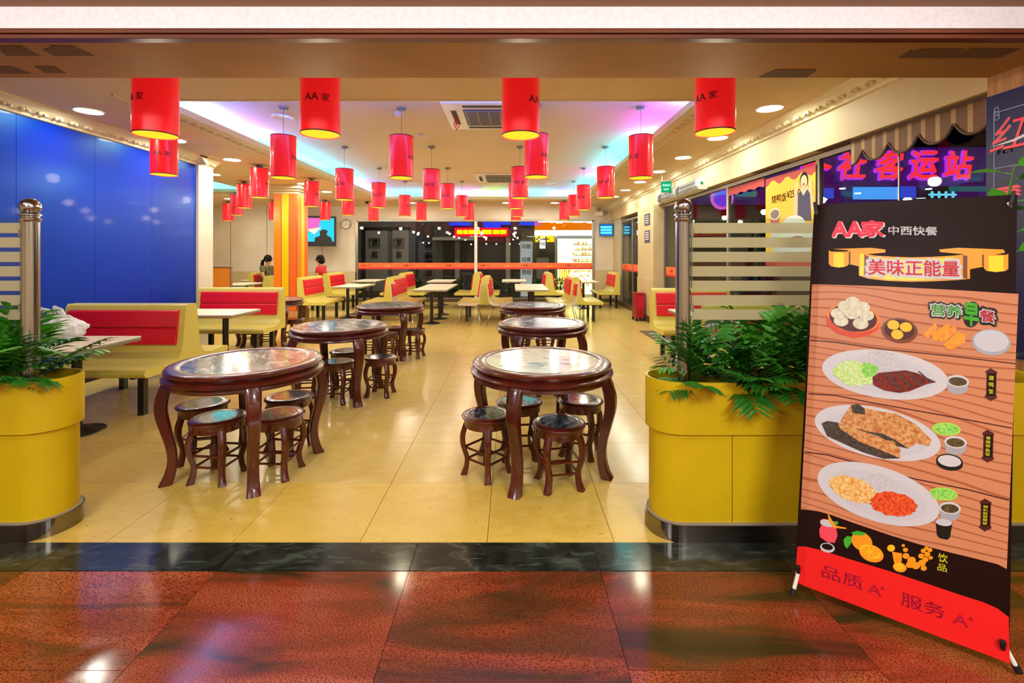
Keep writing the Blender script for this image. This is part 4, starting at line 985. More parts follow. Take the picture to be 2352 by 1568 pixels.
mb = MB()
for k, p in enumerate([[(2118, 770), (2146, 742), (2152, 746), (2150, 760), (2132, 776)], [(2142, 784), (2140, 768), (2176, 743), (2183, 748), (2180, 760), (2158, 780)], [(2158, 785), (2160, 772), (2190, 748), (2198, 752), (2194, 764), (2170, 784)], [(2165, 792), (2200, 762), (2218, 768), (2216, 782), (2180, 802)], [(2172, 800), (2212, 772), (2219, 776), (2216, 788), (2184, 804)]]): pr_poly(mb, p, 2+k, k % 2)
mb.build('fritter_print', ['b_fry', 'b_orange'], banr)
mb = MB(); pr_poly(mb, ell(2277, 786, 45, 30, 6), 2, 0); pr_poly(mb, ell(2277, 783, 40, 25, 6), 3, 1); mb.build('congee_print', ['b_bowl', 'b_plate'], banr)
# three plates
def plate(name, c, a, b_, rot, body):
    mb = MB(); pr_poly(mb, ell(*c, a, b_, rot, 56), 2, 0); pr_poly(mb, ell(c[0], c[1]+b_*.03, a*.80, b_*.76, rot, 48), 3, 1); body(mb)
    mb.build(name, ['b_white', 'b_plate', 'b_rice', 'b_veg', 'b_meat', 'b_char', 'b_fish', 'b_egg', 'b_stew', 'b_leafy'], banr)
def body1(mb):
    pr_poly(mb, [(1970, 838), (1978, 818), (2000, 806), (2025, 803), (2055, 812), (2080, 830), (2092, 852), (2060, 868), (2010, 862)], 4, 2)
    pr_poly(mb, ell(1962, 858, 48, 27, 14, 40, .14, 3), 5, 3); pr_poly(mb, ell(1997, 850, 20, 16, 20, 26, .2, 4), 6, 9)
    pr_poly(mb, [(2004, 866), (2018, 856), (2080, 850), (2105, 856), (2151, 877), (2128, 882), (2090, 898), (2066, 902), (2030, 896), (2006, 884)], 7, 4)
    for k in range(4): x = 2036+k*24; pr_poly(mb, [(x, 855-k), (x+4, 855-k), (x+34, 893-k*5), (x+30, 895-k*5)], 8, 5)
plate('duck_rice_print', (2033, 860), 146, 55, 7.5, body1)
def body2(mb):
    pr_poly(mb, [(1930, 968), (1937, 955), (1955, 930), (1972, 928), (1984, 936), (2020, 944), (2060, 950), (2104, 974), (2140, 1010), (2134, 1024), (2105, 1018), (2085, 1030), (2060, 1022), (2020, 1000), (1990, 992), (1945, 978)], 4, 6)
    pr_poly(mb, [(1955, 930), (1972, 927), (1986, 938), (1988, 952), (1958, 948)], 5, 5); pr_poly(mb, [(1945, 978), (1990, 990), (2030, 996), (2060, 1012), (2088, 1030), (2060, 1024), (2020, 1002)], 5, 5)
    pr_poly(mb, [(1887, 972), (1900, 966), (1925, 970), (1960, 982), (2010, 1000), (2050, 1010), (2068, 1030), (2068, 1052), (2030, 1052), (1980, 1036), (1940, 1018), (1900, 1000)], 5, 6)
    pr_poly(mb, [(1887, 972), (1900, 966), (1925, 970), (1930, 984), (1975, 1014), (2030, 1036), (2068, 1052), (2030, 1053), (1980, 1037), (1940, 1019), (1900, 1001)], 6, 5)
plate('fish_print', (2016, 994), 148, 57, 13, body2)
def body3(mb):
    pr_poly(mb, [(1975, 1102), (1990, 1090), (2020, 1086), (2045, 1096), (2062, 1118), (2060, 1134), (2020, 1140), (1985, 1130)], 4, 2)
    pr_poly(mb, ell(1960, 1123, 57, 27, 20, 40, .06, 6), 5, 7); pr_poly(mb, ell(2053, 1157, 54, 28, 10, 44, .08, 7), 6, 8)
plate('egg_stew_print', (2018, 1134), 146, 62, 18, body3)
SD = ['b_bowl', 'b_white', 'b_soup', 'b_leafy', 'b_black', 'b_lime', 'b_plate']
for (x, y, sc_) in ((2200, 884, 1), (2195, 1024, 1), (2182, 1175, .97)):
    mb = MB(); pr_poly(mb, [(x-26*sc_, y-12), (x-22*sc_, y+14), (x-8, y+21), (x+12, y+20), (x+22*sc_, y+12), (x+26*sc_, y-10)], 2, 0); pr_poly(mb, ell(x, y-9, 26*sc_, 14, 6), 3, 1); pr_poly(mb, ell(x, y-8, 21*sc_, 10, 6), 4, 2); mb.build('soup_bowl_print', SD, banr)
mb = MB(); pr_poly(mb, ell(2181, 1064, 31, 16, 9), 2, 4); pr_poly(mb, ell(2181, 1059, 31, 17, 9), 2.5, 4); pr_poly(mb, ell(2181, 1058, 27, 13, 9), 3, 1); mb.build('rice_bowl_print', SD, banr)
for (x, y) in ((2174, 985), (2167, 1134)): mb = MB(); pr_poly(mb, ell(x, y, 33, 15, 5), 2, 5); pr_poly(mb, ell(x, y, 28, 12, 5, 30, .1, 3), 3, 3); mb.build('greens_dish_print', SD, banr)
mb = MB(); pr_poly(mb, [(2149, 1192), (2188, 1200), (2182, 1234), (2176, 1239), (2158, 1235), (2152, 1228)], 2, 4); pr_poly(mb, ell(2168, 1199, 19, 8, 8), 3, 6); mb.build('dark_drink_print', SD, banr)
for (x, y, s) in ((2277, 883, '烧鸭饭'), (2270, 1024, '香煎带鱼饭'), (2264, 1182, '猪扒煎双蛋饭')):
    mb = MB()
    pr_poly(mb, [(x-14, y-30), (x-2, y-38), (x+14, y-29), (x+12, y-22), (x+11, y+24), (x+14, y+30), (x-2, y+38), (x-16, y+28), (x-12, y+22), (x-11, y-22)], 2, 0)
    pr_poly(mb, [(x-8, y-26), (x+10, y-25), (x+8, y+26), (x-10, y+25)], 3, 1)
    n_ = len(s); st = 46/n_
    for k, ch in enumerate(s): pr_text(mb, ch, (x-.4*k, y-23+st*(k+.5)), min(11, st*.8), 4, 4, 2, 11, .03)
    mb.build('dish_name_print', ['b_line', 'b_brown', 'b_ytext'], banr)
# drinks
DR = ['b_pink', 'b_orange', 'b_yolk', 'b_green', 'b_plate', 'b_brown', 'b_ytext']
mb = MB()
pr_poly(mb, [(1884, 1194), (1892, 1190), (1920, 1198), (1921, 1210), (1924, 1230), (1918, 1246), (1900, 1244), (1884, 1232), (1882, 1216), (1887, 1206)], 2, 0); pr_poly(mb, ell(1902, 1201, 18, 8, 12), 3, 4); pr_poly(mb, [(1903, 1245), (1907, 1246), (1906, 1258), (1902, 1257)], 2, 4); pr_poly(mb, ell(1901, 1257, 17, 11, 12), 2, 4); pr_poly(mb, ell(1901, 1255, 13, 7, 12), 3, 5)
pr_poly(mb, [(1901, 1174), (1907, 1186), (1919, 1206), (1944, 1211), (1944, 1214), (1914, 1211), (1904, 1194)], 4, 1); pr_poly(mb, ell(1921, 1200, 5, 4), 5, 3)
mb.build('cocktail_print', DR, banr); mb = MB()
pr_poly(mb, ell(1980, 1243, 26, 20, 35), 3, 1); pr_poly(mb, [(1938, 1238), (1946, 1230), (1958, 1232), (1956, 1246), (1946, 1259), (1940, 1252)], 4, 3); pr_poly(mb, [(1955, 1222), (1970, 1218), (1992, 1224), (1980, 1229), (1962, 1228)], 4, 3)
pr_poly(mb, ell(2002, 1270, 29, 19, 22), 5, 1); pr_poly(mb, ell(1999, 1266, 26, 15, 22), 6, 2)
for k in range(9):
    a = k*40; pr_poly(mb, [(1999+4*cos(radians(a)), 1266+2.5*sin(radians(a))), (1999+22*cos(radians(a-14)), 1266+13*sin(radians(a-14))), (1999+22*cos(radians(a+14)), 1266+13*sin(radians(a+14)))], 7, 1)
mb.build('oranges_print', DR, banr); mb = MB()
pr_poly(mb, [(2049, 1266), (2072, 1270), (2071, 1294), (2054, 1292)], 3, 1); pr_poly(mb, ell(2047, 1258, 9, 8), 4, 2); pr_poly(mb, ell(2067, 1302, 16, 11, 15), 5, 1); pr_poly(mb, ell(2065, 1300, 12, 8, 15), 6, 2)
for k, (x, y, r_) in enumerate([(2080, 1262, 6), (2081, 1276, 8), (2075, 1252, 4), (2094, 1286, 10), (2090, 1296, 9), (2104, 1298, 10), (2118, 1292, 9), (2126, 1284, 7), (2116, 1276, 7), (2130, 1272, 7), (2136, 1262, 6), (2128, 1258, 5), (2121, 1264, 6), (2138, 1280, 5), (2122, 1304, 7)]): pr_poly(mb, ell(x, y, r_, r_*.85, 0, 16), 3+k*.2, 1)
mb.build('juice_print', DR, banr); mb = MB()
pr_text(mb, '饮', (2166, 1281), 20, 12, 3, 6, 22, .02); pr_text(mb, '品', (2164, 1303), 16, 12, 3, 6, 22, .02)
mb.build('drinks_title_print', DR, banr)
mb = MB()
for s, c_, h, w_ in (('品质', (1935, 1325), 30, 100), ('A', (2009, 1354), 22, 34), ('+', (2027, 1351), 8, 10), ('服务', (2120, 1390), 32, 106), ('A', (2206, 1424), 24, 38), ('+', (2230, 1421), 9, 11)): pr_text(mb, s, c_, h, 19, 2, 0, w_, .01)
mb.build('motto_print', 'b_textdark', banr)
# stand: X of poles, corner fixings, feet
mid = (bil(.5, .5)-nrm*.14)
for (u, v), nm in (((0, 0), 'tl'), ((1, 0), 'tr'), ((0, 1), 'bl'), ((1, 1), 'br')):
    p = surf(.02 if u == 0 else .975, .022 if v == 0 else .965, .002)
    q = MB()
    if v == 0: q.tube([p+nrm*.002, p-nrm*.02+Vector((0, 0, .02)), mid], [.006, .006, .009], 8)
    else:
        foot = p+(p-mid)*.10; foot = Vector((p.x+(-.035 if u == 0 else .03), p.y-.02, .028)); q.tube([mid, p-nrm*.012, foot], [.009, .008, .008], 8)
    q.build('pole', 'white_plastic', banr)
    q = MB()
    if v == 0:
        pts = [p+Vector((.012*cos(a), 0, .012*sin(a))) for a in [k*pi/6 for k in range(13)]]; pts = [x_+nrm*.002 for x_ in pts]; q.tube(pts, .0025, 6, cap=False); q.build('grommet', 'chrome', banr)
        q = MB(); q.tube([p+nrm*.006, p+Vector((-.012 if u == 0 else .012, 0, .05))], [.009, .006], 8); q.build('hook', 'dark', banr)
    else:
        q.tube([p+nrm*.012+Vector((0, 0, .012)), p+nrm*.004-Vector((0, 0, .018))], [.010, .007], 8); q.build('hook', 'dark', banr)
        q = MB(); d_ = (foot-p).normalized(); q.tube([foot-d_*.012, foot+d_*.012], [.0125, .0115], 12); q.build('rubber_foot', 'dark', banr)
# ------------------------------------------------------------------ blue poster on the jamb (plane x = 2.93)
mat('navy', '#060c4c', .35, spec=.3); mat('poster_line', '#8f9cc8', .5)
px_ = lambda u, v, o=0: (2.922-o, u, v)      # u runs towards the camera
pos = thing('blue_poster', 'navy blue poster with red lettering on the right wooden jamb', 'poster')
MB().box(2.922, 2.932, 2.2, 2.885, .9, 2.467).build('panel', 'navy', pos)
def jam(px, py):
    D = 2.922*F/(px-CX); return D, EYE-(py-CY)/F*D
def jfn(px, py, h):
    D, z = jam(px, py); return lambda u, v: (2.9205, D-u, z+v)
mb = MB()
D, z = jam(2310, 310)
put_text(mb, '红', lambda u, v: (2.9205, 2.735-u-.35*v, 2.215+v), .19, .01, 1, .20); put_text(mb, '红', lambda u, v: (2.9202, 2.735-u-.35*v, 2.215+v), .185, -.02, 0, .195)
mb.poly([(2.920, 2.86, 2.155), (2.920, 2.72, 2.175), (2.920, 2.60, 2.21), (2.920, 2.60, 2.19), (2.920, 2.72, 2.16)], 1)
put_text(mb, 'FLY', lambda u, v: (2.9205, 2.765-u, 2.115+v), .026, .01, 1, .10)
for k in range(3): mb.poly([(2.9205, 2.83, 1.90-k*.022), (2.9205, 2.70, 1.905-k*.022), (2.9205, 2.68, 1.887-k*.022), (2.9205, 2.81, 1.884-k*.022)], 0)
mb.build('lettering', ['b_logo', 'b_white'], pos)
mb = MB(); mb.box(2.9205, 2.9215, 2.834, 2.838, 1.2, 2.36); mb.box(2.9205, 2.9215, 2.3, 2.838, 2.356, 2.36); mb.box(2.9205, 2.9215, 2.3, 2.838, 2.02, 2.023)
for k in range(8): a = k*.8; mb.tube([(2.9205, 2.82+.018*cos(a+q*.9)*(1-q*.07), 2.35-.03*sin(a)+.018*sin(a+q*.9)*(1-q*.07)) for q in range(6)], .0015, 4)
mb.build('border_ornament', 'poster_line', pos)
# ------------------------------------------------------------------ yellow food poster hung in the big window
mat('p_yellow', '#f2b418', .5); mat('p_red', '#a8201c', .5); mat('p_skin', '#eab890', .5)
pos = thing('window_poster', 'yellow food poster hanging in the right window, woman shouting and a price', 'poster')
XP = 3.262; y_l, y_r, zt_, zb_ = 6.02, 5.03, 2.47, 1.36
MB().box(XP, XP+.004, y_r, y_l, zb_, zt_).build('sheet', 'p_yellow', pos)
PF = lambda x, y_: (XP-.001, y_l-x*(y_l-y_r), zt_-y_*(zt_-zb_))          # x, y in 0..1 from the top left
def pp_(mb, pts, mi, lay=0): mb.poly([(XP-.0008-.0006*lay, *PF(x, y_)[1:]) for x, y_ in pts], mi)
def el2(cx_, cy_, a, b_, n=24): return [(cx_+a*cos(2*pi*k/n), cy_+b_*sin(2*pi*k/n)) for k in range(n)]
mb = MB(); pp_(mb, [(0, 0), (1, 0), (1, .05)]+[(1-k/16, .065+.03*sin(k*1.3)) for k in range(17)], 0); mb.build('red_border', 'p_red', pos); mb = MB(); pp_(mb, [(0, 1), (1, 1), (1, .93)]+[(1-k/16, .93+.02*sin(k*1.6)) for k in range(17)], 0); mb.build('red_border', 'p_red', pos)
mb = MB()
put_text(mb, '烧鸭饭', lambda u, v: (XP-.0015, y_l-.30-u, 2.19+v), .10, .01, 0); put_text(mb, '¥25.00', lambda u, v: (XP-.0015, y_l-.60-u, 2.21+v), .085, .01, 0, .26); mb.build('price_lettering', 'b_textdark', pos)
mb = MB()
pp_(mb, [(.62, .46), (.60, .36), (.70, .24), (.74, .18), (.86, .18), (.90, .24), (.98, .30), (.97, .44), (.93, .42), (.92, .52), (.68, .52)], 0, 1)
pp_(mb, el2(.80, .125, .075, .085), 1, 2); pp_(mb, el2(.80, .14, .06, .068), 0, 3); pp_(mb, el2(.80, .165, .02, .014), 2, 4); pp_(mb, [(.69, .26), (.74, .22), (.79, .28), (.86, .22), (.91, .27), (.93, .54), (.68, .52)], 3, 2)
pp_(mb, [(.60, .34), (.64, .14), (.70, .12), (.68, .26), (.66, .36)], 0, 3); pp_(mb, [(.96, .34), (.94, .14), (.89, .12), (.90, .26)], 0, 3)
mb.build('woman_print', ['p_skin', 'hair_black', 'b_text_red', 'navy'], pos)
mb = MB(); pp_(mb, [(.10, .42), (.13, .58), (.30, .56), (.33, .42)], 0, 1); pp_(mb, el2(.215, .42, .12, .065), 1, 2); pp_(mb, el2(.215, .42, .10, .05), 2, 3); pp_(mb, el2(.55, .72, .44, .20), 3, 3); pp_(mb, el2(.6, .58, .24, .12), 1, 4); pp_(mb, el2(.66, .74, .20, .06), 4, 5); pp_(mb, el2(.34, .72, .12, .05), 5, 5)
mb.build('food_print', ['b_textdark', 'b_white', 'b_soup', 'b_plate', 'b_meat', 'b_veg'], pos)
t_ = thing('red_pelmet', 'scalloped red paper pelmet on the window left of the yellow poster', 'pelmet')
mb = MB(); mb.poly([(XP, 6.05, 2.50), (XP, 7.05, 2.50)]+[(XP, 7.05-k*.0625, 2.37+.03*abs(sin(k*.8))) for k in range(17)]); mb.xf = Matrix(); mb2 = MB(); mb2.prism([(6.05, 2.50), (7.05, 2.50)]+[(7.05-k*.0625, 2.37+.03*abs(sin(k*.8))) for k in range(17)], lambda u, v, q: (q, u, v), XP, XP+.003); mb2.build('pelmet_paper', 'p_red', t_)
# bamboo pelmet
m = bpy.data.materials.new('bamboo'); m.use_nodes = True; nt = m.node_tree; b = nt.nodes['Principled BSDF']; N = nt.nodes.new; L = nt.links.new
tc = N('ShaderNodeTexCoord'); sp = N('ShaderNodeSeparateXYZ'); L(tc.outputs['Object'], sp.inputs[0])
def wv(sock, freq, th, c0, c1, prev=None):
    a = N('ShaderNodeMath'); a.operation = 'MULTIPLY'; a.inputs[1].default_value = freq; L(sock, a.inputs[0]); f_ = N('ShaderNodeMath'); f_.operation = 'FRACT'; L(a.outputs[0], f_.inputs[0]); g_ = N('ShaderNodeMath'); g_.operation = 'LESS_THAN'; g_.inputs[1].default_value = th; L(f_.outputs[0], g_.inputs[0]); return g_.outputs[0]
a = wv(sp.outputs[1], 1/.125, .3, 0, 0); c = wv(sp.outputs[2], 1/.014, .28, 0, 0)
x1 = N('ShaderNodeMix'); x1.data_type = 'RGBA'; x1.inputs[6].default_value = lin('#7a5230'); x1.inputs[7].default_value = lin('#c09a68'); L(a, x1.inputs[0])
x2 = N('ShaderNodeMix'); x2.data_type = 'RGBA'; x2.inputs[7].default_value = lin('#3a2416'); L(x1.outputs[2], x2.inputs[6]); L(c, x2.inputs[0]); L(x2.outputs[2], b.inputs['Base Color']); b.inputs['Roughness'].default_value = .7; _M['bamboo'] = m
mat('bamboo_hem', '#4e3420', .7)
t_ = thing('bamboo_pelmet', 'scalloped striped bamboo pelmet over the window beside the wooden jamb', 'window blind')
XB = 3.20
def low(y_):
    k = (y_-3.39)/.295; f_ = abs(k-math.floor(k)-.5)*2; return 2.345+.115*f_**2.6
mb = MB(); n = 70; ya, yb = 2.93, 4.42
pts = [(ya+(yb-ya)*k/n) for k in range(n+1)]
mb.prism([(p, 2.56) for p in pts]+[(p, low(p)) for p in pts[::-1]], lambda u, v, q: (q, u, v), XB, XB+.008); mb.build('woven_cloth', 'bamboo', t_)
mb = MB(); mb.tube([(XB+.002, p, low(p)) for p in pts], .012, 6, ell=1.0); mb.build('hem', 'bamboo_hem', t_)
mb = MB(); mb.box(XB-.005, XB+.02, ya, yb, 2.555, 2.583); mb.build('headrail', 'bamboo_hem', t_)
# ------------------------------------------------------------------ small things on walls and ceiling
t_ = thing('wall_clock', 'round white clock on the back wall beside the shop window', 'clock', (wx(795, 14.86), 14.86, wz(515, 14.86)))
Ry = Matrix.Rotation(pi/2, 4, 'X')
m = MB(Ry); m.lathe([(.135, .03), (.155, .03), (.16, .015), (.16, 0), (.135, 0)], 36); m.build('frame', 'grey_plastic', t_)
m = MB(Ry); m.lathe([(0, .018), (.136, .018)], 36); m.build('dial', 'white_plastic', t_)
m = MB()
for k in range(12): a = k*pi/6; m.box(.115*sin(a)-.006, .115*sin(a)+.006, -.021, -.019, .115*cos(a)-.006, .115*cos(a)+.006)
for a, l_, w_ in ((radians(-82), .07, .006), (radians(58), .10, .004)): m.prism([(w_*cos(a), -w_*sin(a)), (l_*sin(a), l_*cos(a)), (-w_*cos(a), w_*sin(a))], lambda u, v, q: (u, q, v), -.023, -.021)
m.build('hand', 'dark', t_)
glow('tv_cyan', '#30c8e8', 1.3); glow('tv_pink', '#e868c0', 1.2); glow('tv_white', '#f4f4c8', 1.3)
t_ = thing('television', 'wall television with a cyan picture behind the striped column', 'television', (-6.1, 14.2, 2.22), radians(16))
MB().box(-.72, .72, -.03, .05, -.46, .46).build('housing', 'dark', t_, bevel=.01); MB().box(-.66, .66, -.034, -.031, -.32, .40).build('screen', 'tv_cyan', t_)
m = MB(); m.poly([(-.3, -.036, .40), (.3, -.036, .40), (.2, -.036, .05), (-.1, -.036, -.02)]); m.build('picture_glow', 'tv_pink', t_)
m = MB(); m.poly([(-.1, -.037, .05), (.3, -.037, .12), (.1, -.037, -.1)]); m.build('picture_light', 'tv_white', t_)
m = MB(); m.poly([(.1, -.038, -.32), (.62, -.038, -.32), (.56, -.038, -.18), (.45, -.038, -.12), (.48, -.038, .02), (.36, -.038, .06), (.25, -.038, 0), (.26, -.038, -.14), (.12, -.038, -.2)]); m.build('picture_figure', 'dark', t_)
MB().box(-.05, .05, .05, .65, -.05, .05).build('bracket', 'dark', t_)
# bug lamp
glow('uv_tube', '#40e8ff', 4); mat('uv_case', '#2878c8', .4)
t_ = thing('insect_lamp', 'glowing cyan insect lamp on the back wall by the corner', 'insect lamp', (wx(1392, 14.78), 14.78, wz(528, 14.78)))
m = MB(); m.box(-.21, .21, -.04, .04, .17, .20); m.box(-.21, .21, -.04, .04, -.20, -.17); m.box(-.21, -.18, -.04, .04, -.17, .17); m.box(.18, .21, -.04, .04, -.17, .17); m.box(-.18, .18, .02, .03, -.17, .17); m.build('case', 'uv_case', t_)
for z in (-.09, .0, .09): MB().tube([(-.175, -.005, z), (.175, -.005, z)], .022, 10).build('tube', 'uv_tube', t_)
m = MB(); m.tube([(-.18, 0, .2), (0, 0, .36), (.18, 0, .2)], .004, 5); m.tube([(0, 0, .36), (0, .09, .40)], .004, 5); m.build('chain', 'dark', t_)
# exit sign, air curtain, emergency light, camera, notices, red box, mat
glow('exit_green', '#18b070', 1.0); glow('exit_text', '#c8fff0', 1.6)
t_ = thing('exit_sign', 'small green hanging exit sign near the right wall', 'sign', (2.95, 8.95, 2.80))
MB().box(-.095, .095, -.012, .012, -.11, .10).build('panel', 'exit_green', t_); m = MB(); m.box(-.105, .105, -.015, .015, .10, .115); m.box(-.105, .105, -.015, .015, -.125, -.11); m.build('frame', 'alu', t_)
m = MB(); put_text(m, '安全出口', lambda u, v: (u, -.0135, .03+v), .05, .02, 0, .15); put_text(m, 'EXIT', lambda u, v: (u, -.0135, -.05+v), .035, .02, 0, .1); m.build('lettering', 'exit_text', t_)
m = MB(); m.tube([(-.08, 0, .115), (-.08, 0, .25)], .003, 5); m.tube([(.08, 0, .115), (.08, 0, .25)], .003, 5); m.build('rod', 'alu', t_)
t_ = thing('air_curtain', 'long white air curtain mounted on the right beam', 'air curtain', (3.15, 8.6, 2.66))
prf = [(0, -.10), (0, .10), (-.10, .10), (-.17, .05), (-.18, -.03), (-.13, -.10)]
m = MB(); m.prism(prf, lambda u, v, q: (u, q, v), -1.05, -1.0); m.prism(prf, lambda u, v, q: (u, q, v), 1.0, 1.05); m.prism(prf, lambda u, v, q: (u, q, v), -.03, .03); m.prism([(0, -.10), (0, .10), (-.09, .09), (-.12, -.08)], lambda u, v, q: (u, q, v), -1.0, 1.0); m.build('housing', 'white_plastic', t_)
for k in range(7): z = -.07+.024*k; m = MB(); xx = -.12-.02*(k < 5); m.box(xx-.01, xx, -1.0, 1.0, z-.004, z+.004); m.build('grille_bar', 'black_metal', t_)
m = MB(Matrix.Translation((-.09, -1.052, 0)) @ Matrix.Rotation(pi/2, 4, 'X')); m.lathe([(0, .004), (.022, .004), (.024, 0)], 16); m.build('dial', 'exit_green', t_)
t_ = thing('emergency_light', 'twin emergency light box above the back window corner', 'emergency light', (wx(1376, 14.8), 14.8, wz(490, 14.8)))
MB().box(-.12, .12, -.05, .1, -.08, .06).build('box', 'white_plastic', t_, bevel=.01); m = MB(); m.ball((-.02, -.03, .12), .06, 12, 8); m.ball((.19, -.03, .02), .06, 12, 8); m.build('lamp_head', 'grey_plastic', t_)
t_ = thing('wall_notice', 'dark blue notices stuck one above the other on the right pillar', 'notice')
for z, h in ((2.42, .26), (2.05, .28)):
    MB().box(3.044, 3.0485, 10.35, 10.75, z-h, z).build('sheet', 'navy', t_)
    m = MB(); [m.box(3.0425, 3.0438, 10.42, 10.68, z-.06-.05*k, z-.035-.05*k) for k in range(4)]; m.build('print_lines', 'b_white', t_)
t_ = thing('extinguisher_box', 'red metal extinguisher box standing by the right pillar', 'box', (2.90, 10.75, 0))
mat('box_red', '#9c1420', .35); MB().box(-.10, .10, -.18, .18, .07, .62).build('cabinet', 'box_red', t_, bevel=.008); MB().box(-.11, .11, -.19, .19, .62, .635).build('lid', 'box_red', t_)
for e in (-1, 1):
    for ff in (-1, 1): MB().box(e*.08-.02, e*.08+.02, ff*.15-.02, ff*.15+.02, 0, .07).build('foot', 'dark', t_)
MB().box(-.09, .09, -.186, -.181, .30, .55).build('label_plate', 'b_textdark', t_)
t_ = thing('door_mat', 'dark grey floor mat before the right bench', 'mat'); MB().box(2.5, 3.0, 7.75, 9.2, .001, .012).build('mat_pad', 'base_brown', t_, bevel=.004)
mat('screen_orange', '#f58a28', .5)
t_ = thing('orange_screen', 'plain orange screen panel past the end of the blue wall', 'screen', (-6.0, 9.6, 0)); MB().box(-.5, .235, -.02, .02, .0, 1.24).build('panel', 'screen_orange', t_); MB().box(-.5, .25, -.03, .03, 1.24, 1.26).build('cap', 'alu', t_); MB().box(.235, .25, -.03, .03, 0, 1.24).build('edge', 'alu', t_)
t_ = thing('side_seat_end', '', ''); bpy.data.objects.remove(t_)
def cassette(label, x0, x1, y0, y1, ribbons):
    t_ = thing('air_conditioner', label, 'air conditioner', ((x0+x1)/2, (y0+y1)/2, ZU), 0, 'ceiling air conditioners'); a, b_ = (x1-x0)/2, (y1-y0)/2
    MB().box(-a, a, -b_, b_, -.035, .0).build('panel', 'white_plastic', t_, bevel=.012)
    MB().box(-a*.56, a*.56, -b_*.56, b_*.56, -.044, -.036).build('grille_backing', 'dark', t_)
    g_ = MB(); n_ = 18
    for k in range(n_): y_ = -b_*.54+b_*1.08*k/(n_-1); g_.box(-a*.55, a*.55, y_-.008, y_+.004, -.052, -.045)
    for k in range(5): x_ = -a*.5+a*k/4; g_.box(x_-.006, x_+.006, -b_*.55, b_*.55, -.054, -.0525)
    tag(g_.build('grille_slats', 'grey_plastic', t_), kind='stuff')
    for sx_, sy_, w_, h_ in ((0, -.78, .55, .06), (0, .78, .55, .06), (-.78, 0, .06, .5), (.78, 0, .06, .5)):
        MB().box(sx_*a-w_*a, sx_*a+w_*a, sy_*b_-h_*b_, sy_*b_+h_*b_, -.039, -.0355).build('air_outlet', 'dark', t_)
    if ribbons:
        for k in range(3): m = MB(); m.tube([(-.79*a, -.1+.1*k, -.04), (-.78*a+.02*k, -.12+.1*k, -.10), (-.80*a, -.1+.1*k, -.17)], .006, 5); m.build('ribbon', 'b_red', t_)
    return t_
cassette('white ceiling air conditioner with red ribbons, nearest, behind a front lamp', -.83, .27, 5.35, 6.5, True)
cassette('white ceiling air conditioner farther back in the recess', -.83, .27, 10.1, 11.3, False)
def det(label, x, y, kind):
    t_ = thing('smoke_detector' if kind else 'ceiling_speaker', label, 'smoke detector' if kind else 'speaker', (x, y, ZU))
    if kind:
        m = MB(); m.lathe([(0, -.055), (.03, -.055), (.045, -.03), (.055, -.025), (.055, 0)], 20); m.build('body', 'white_plastic', t_)
    else:
        m = MB(); m.lathe([(0, -.008), (.105, -.008), (.12, -.018), (.13, -.012), (.132, 0)], 28); m.build('grille', 'white_plastic', t_)
det('round white ceiling speaker at the left of the recess, above a lamp cord', -2.93, 5.98, 0); det('small round ceiling speaker farther back on the left', -2.42, 11.6, 0); det('small round ceiling speaker farther back on the right', .95, 11.6, 0)
det('white smoke detector beside the second lamp cord', -1.41, 5.82, 1); det('white smoke detector in the middle left of the recess', -1.33, 6.9, 1); det('white smoke detector before the farther air conditioner', -.82, 11.9, 1)
t_ = thing('security_camera', 'small dark dome camera on the low ceiling left of the recess', 'camera', (wx(843, 13.6), 13.6, ZC)); m = MB(); m.lathe([(0, -.07), (.03, -.065), (.045, -.04), (.05, 0)], 16); m.build('dome', 'dark', t_)
# ------------------------------------------------------------------ street behind the back window
YB = 20.0
mat('asphalt', '#26262a', .5, noise=(8, '#1c1c20', (1, 1, 1))); mat('facade_dark', '#4c463e', .8, noise=(2, '#3a352f', (1, 1, 1))); mat('facade_grey', '#6a6862', .8); mat('facade_light', '#a39c8c', .8); mat('door_dark', '#221f1e', .5); mat('facade_brown', '#5a4a30', .7)
s = MB(); s.box(-14, 14, ROOM_B+.15, 30, -.12, -.06); s.box(3.6, 16, 2.2, ROOM_B+.15, -.12, -.06); struct('ground', s, 'asphalt')
s = MB(); s.box(-14, 14, YB+.1, YB+.4, -.1, 6); wl_ = struct('wall_street', s, 'facade_dark')
def onb(px0, px1, py0, py1, D=YB): return wx(px0, D), wx(px1, D), wz(py1, D), wz(py0, D)
def shop(name, label, cat, D, parts, group=None):
    t_ = thing(name, label, cat, (0, 0, 0), 0, group)
    for nm, m_, (a, b_, c_, d_), dep in parts:
        x0, x1, z0, z1 = onb(a, b_, c_, d_, D); MB().box(x0, x1, D-dep, D, max(z0, -.05), z1).build(nm, m_, t_)
    return t_
def sign_text(root, s, px, py, hpx, D, m_, dep, w=None, bold=.02, name='lettering'):
    mb = MB(); X, Z = wx(px, D), wz(py, D); k = D/F
    put_text(mb, s, lambda u, v: (X+u, D-dep-.004, Z+v), hpx*k, bold, 0, w*k if w else None); return mb.build(name, m_, root)
D = YB
t_ = shop('shopfront', 'dim grey shopfront with pale doors across the street at the left', 'shop', D+.09, [('wall', 'facade_grey', (822, 955, 505, 700), .1), ('door', 'facade_light', (842, 892, 530, 690), .14), ('door', 'facade_light', (903, 940, 528, 690), .14), ('door_frame', 'door_dark', (835, 842, 522, 690), .16), ('lintel', 'door_dark', (835, 945, 522, 528), .16)])
sign_text(t_, '源', 862, 556, 14, D, 'door_dark', .1); sign_text(t_, '逛', 862, 584, 14, D, 'door_dark', .1); sign_text(t_, '源', 918, 556, 13, D, 'door_dark', .1); sign_text(t_, '逛', 918, 584, 13, D, 'door_dark', .1)
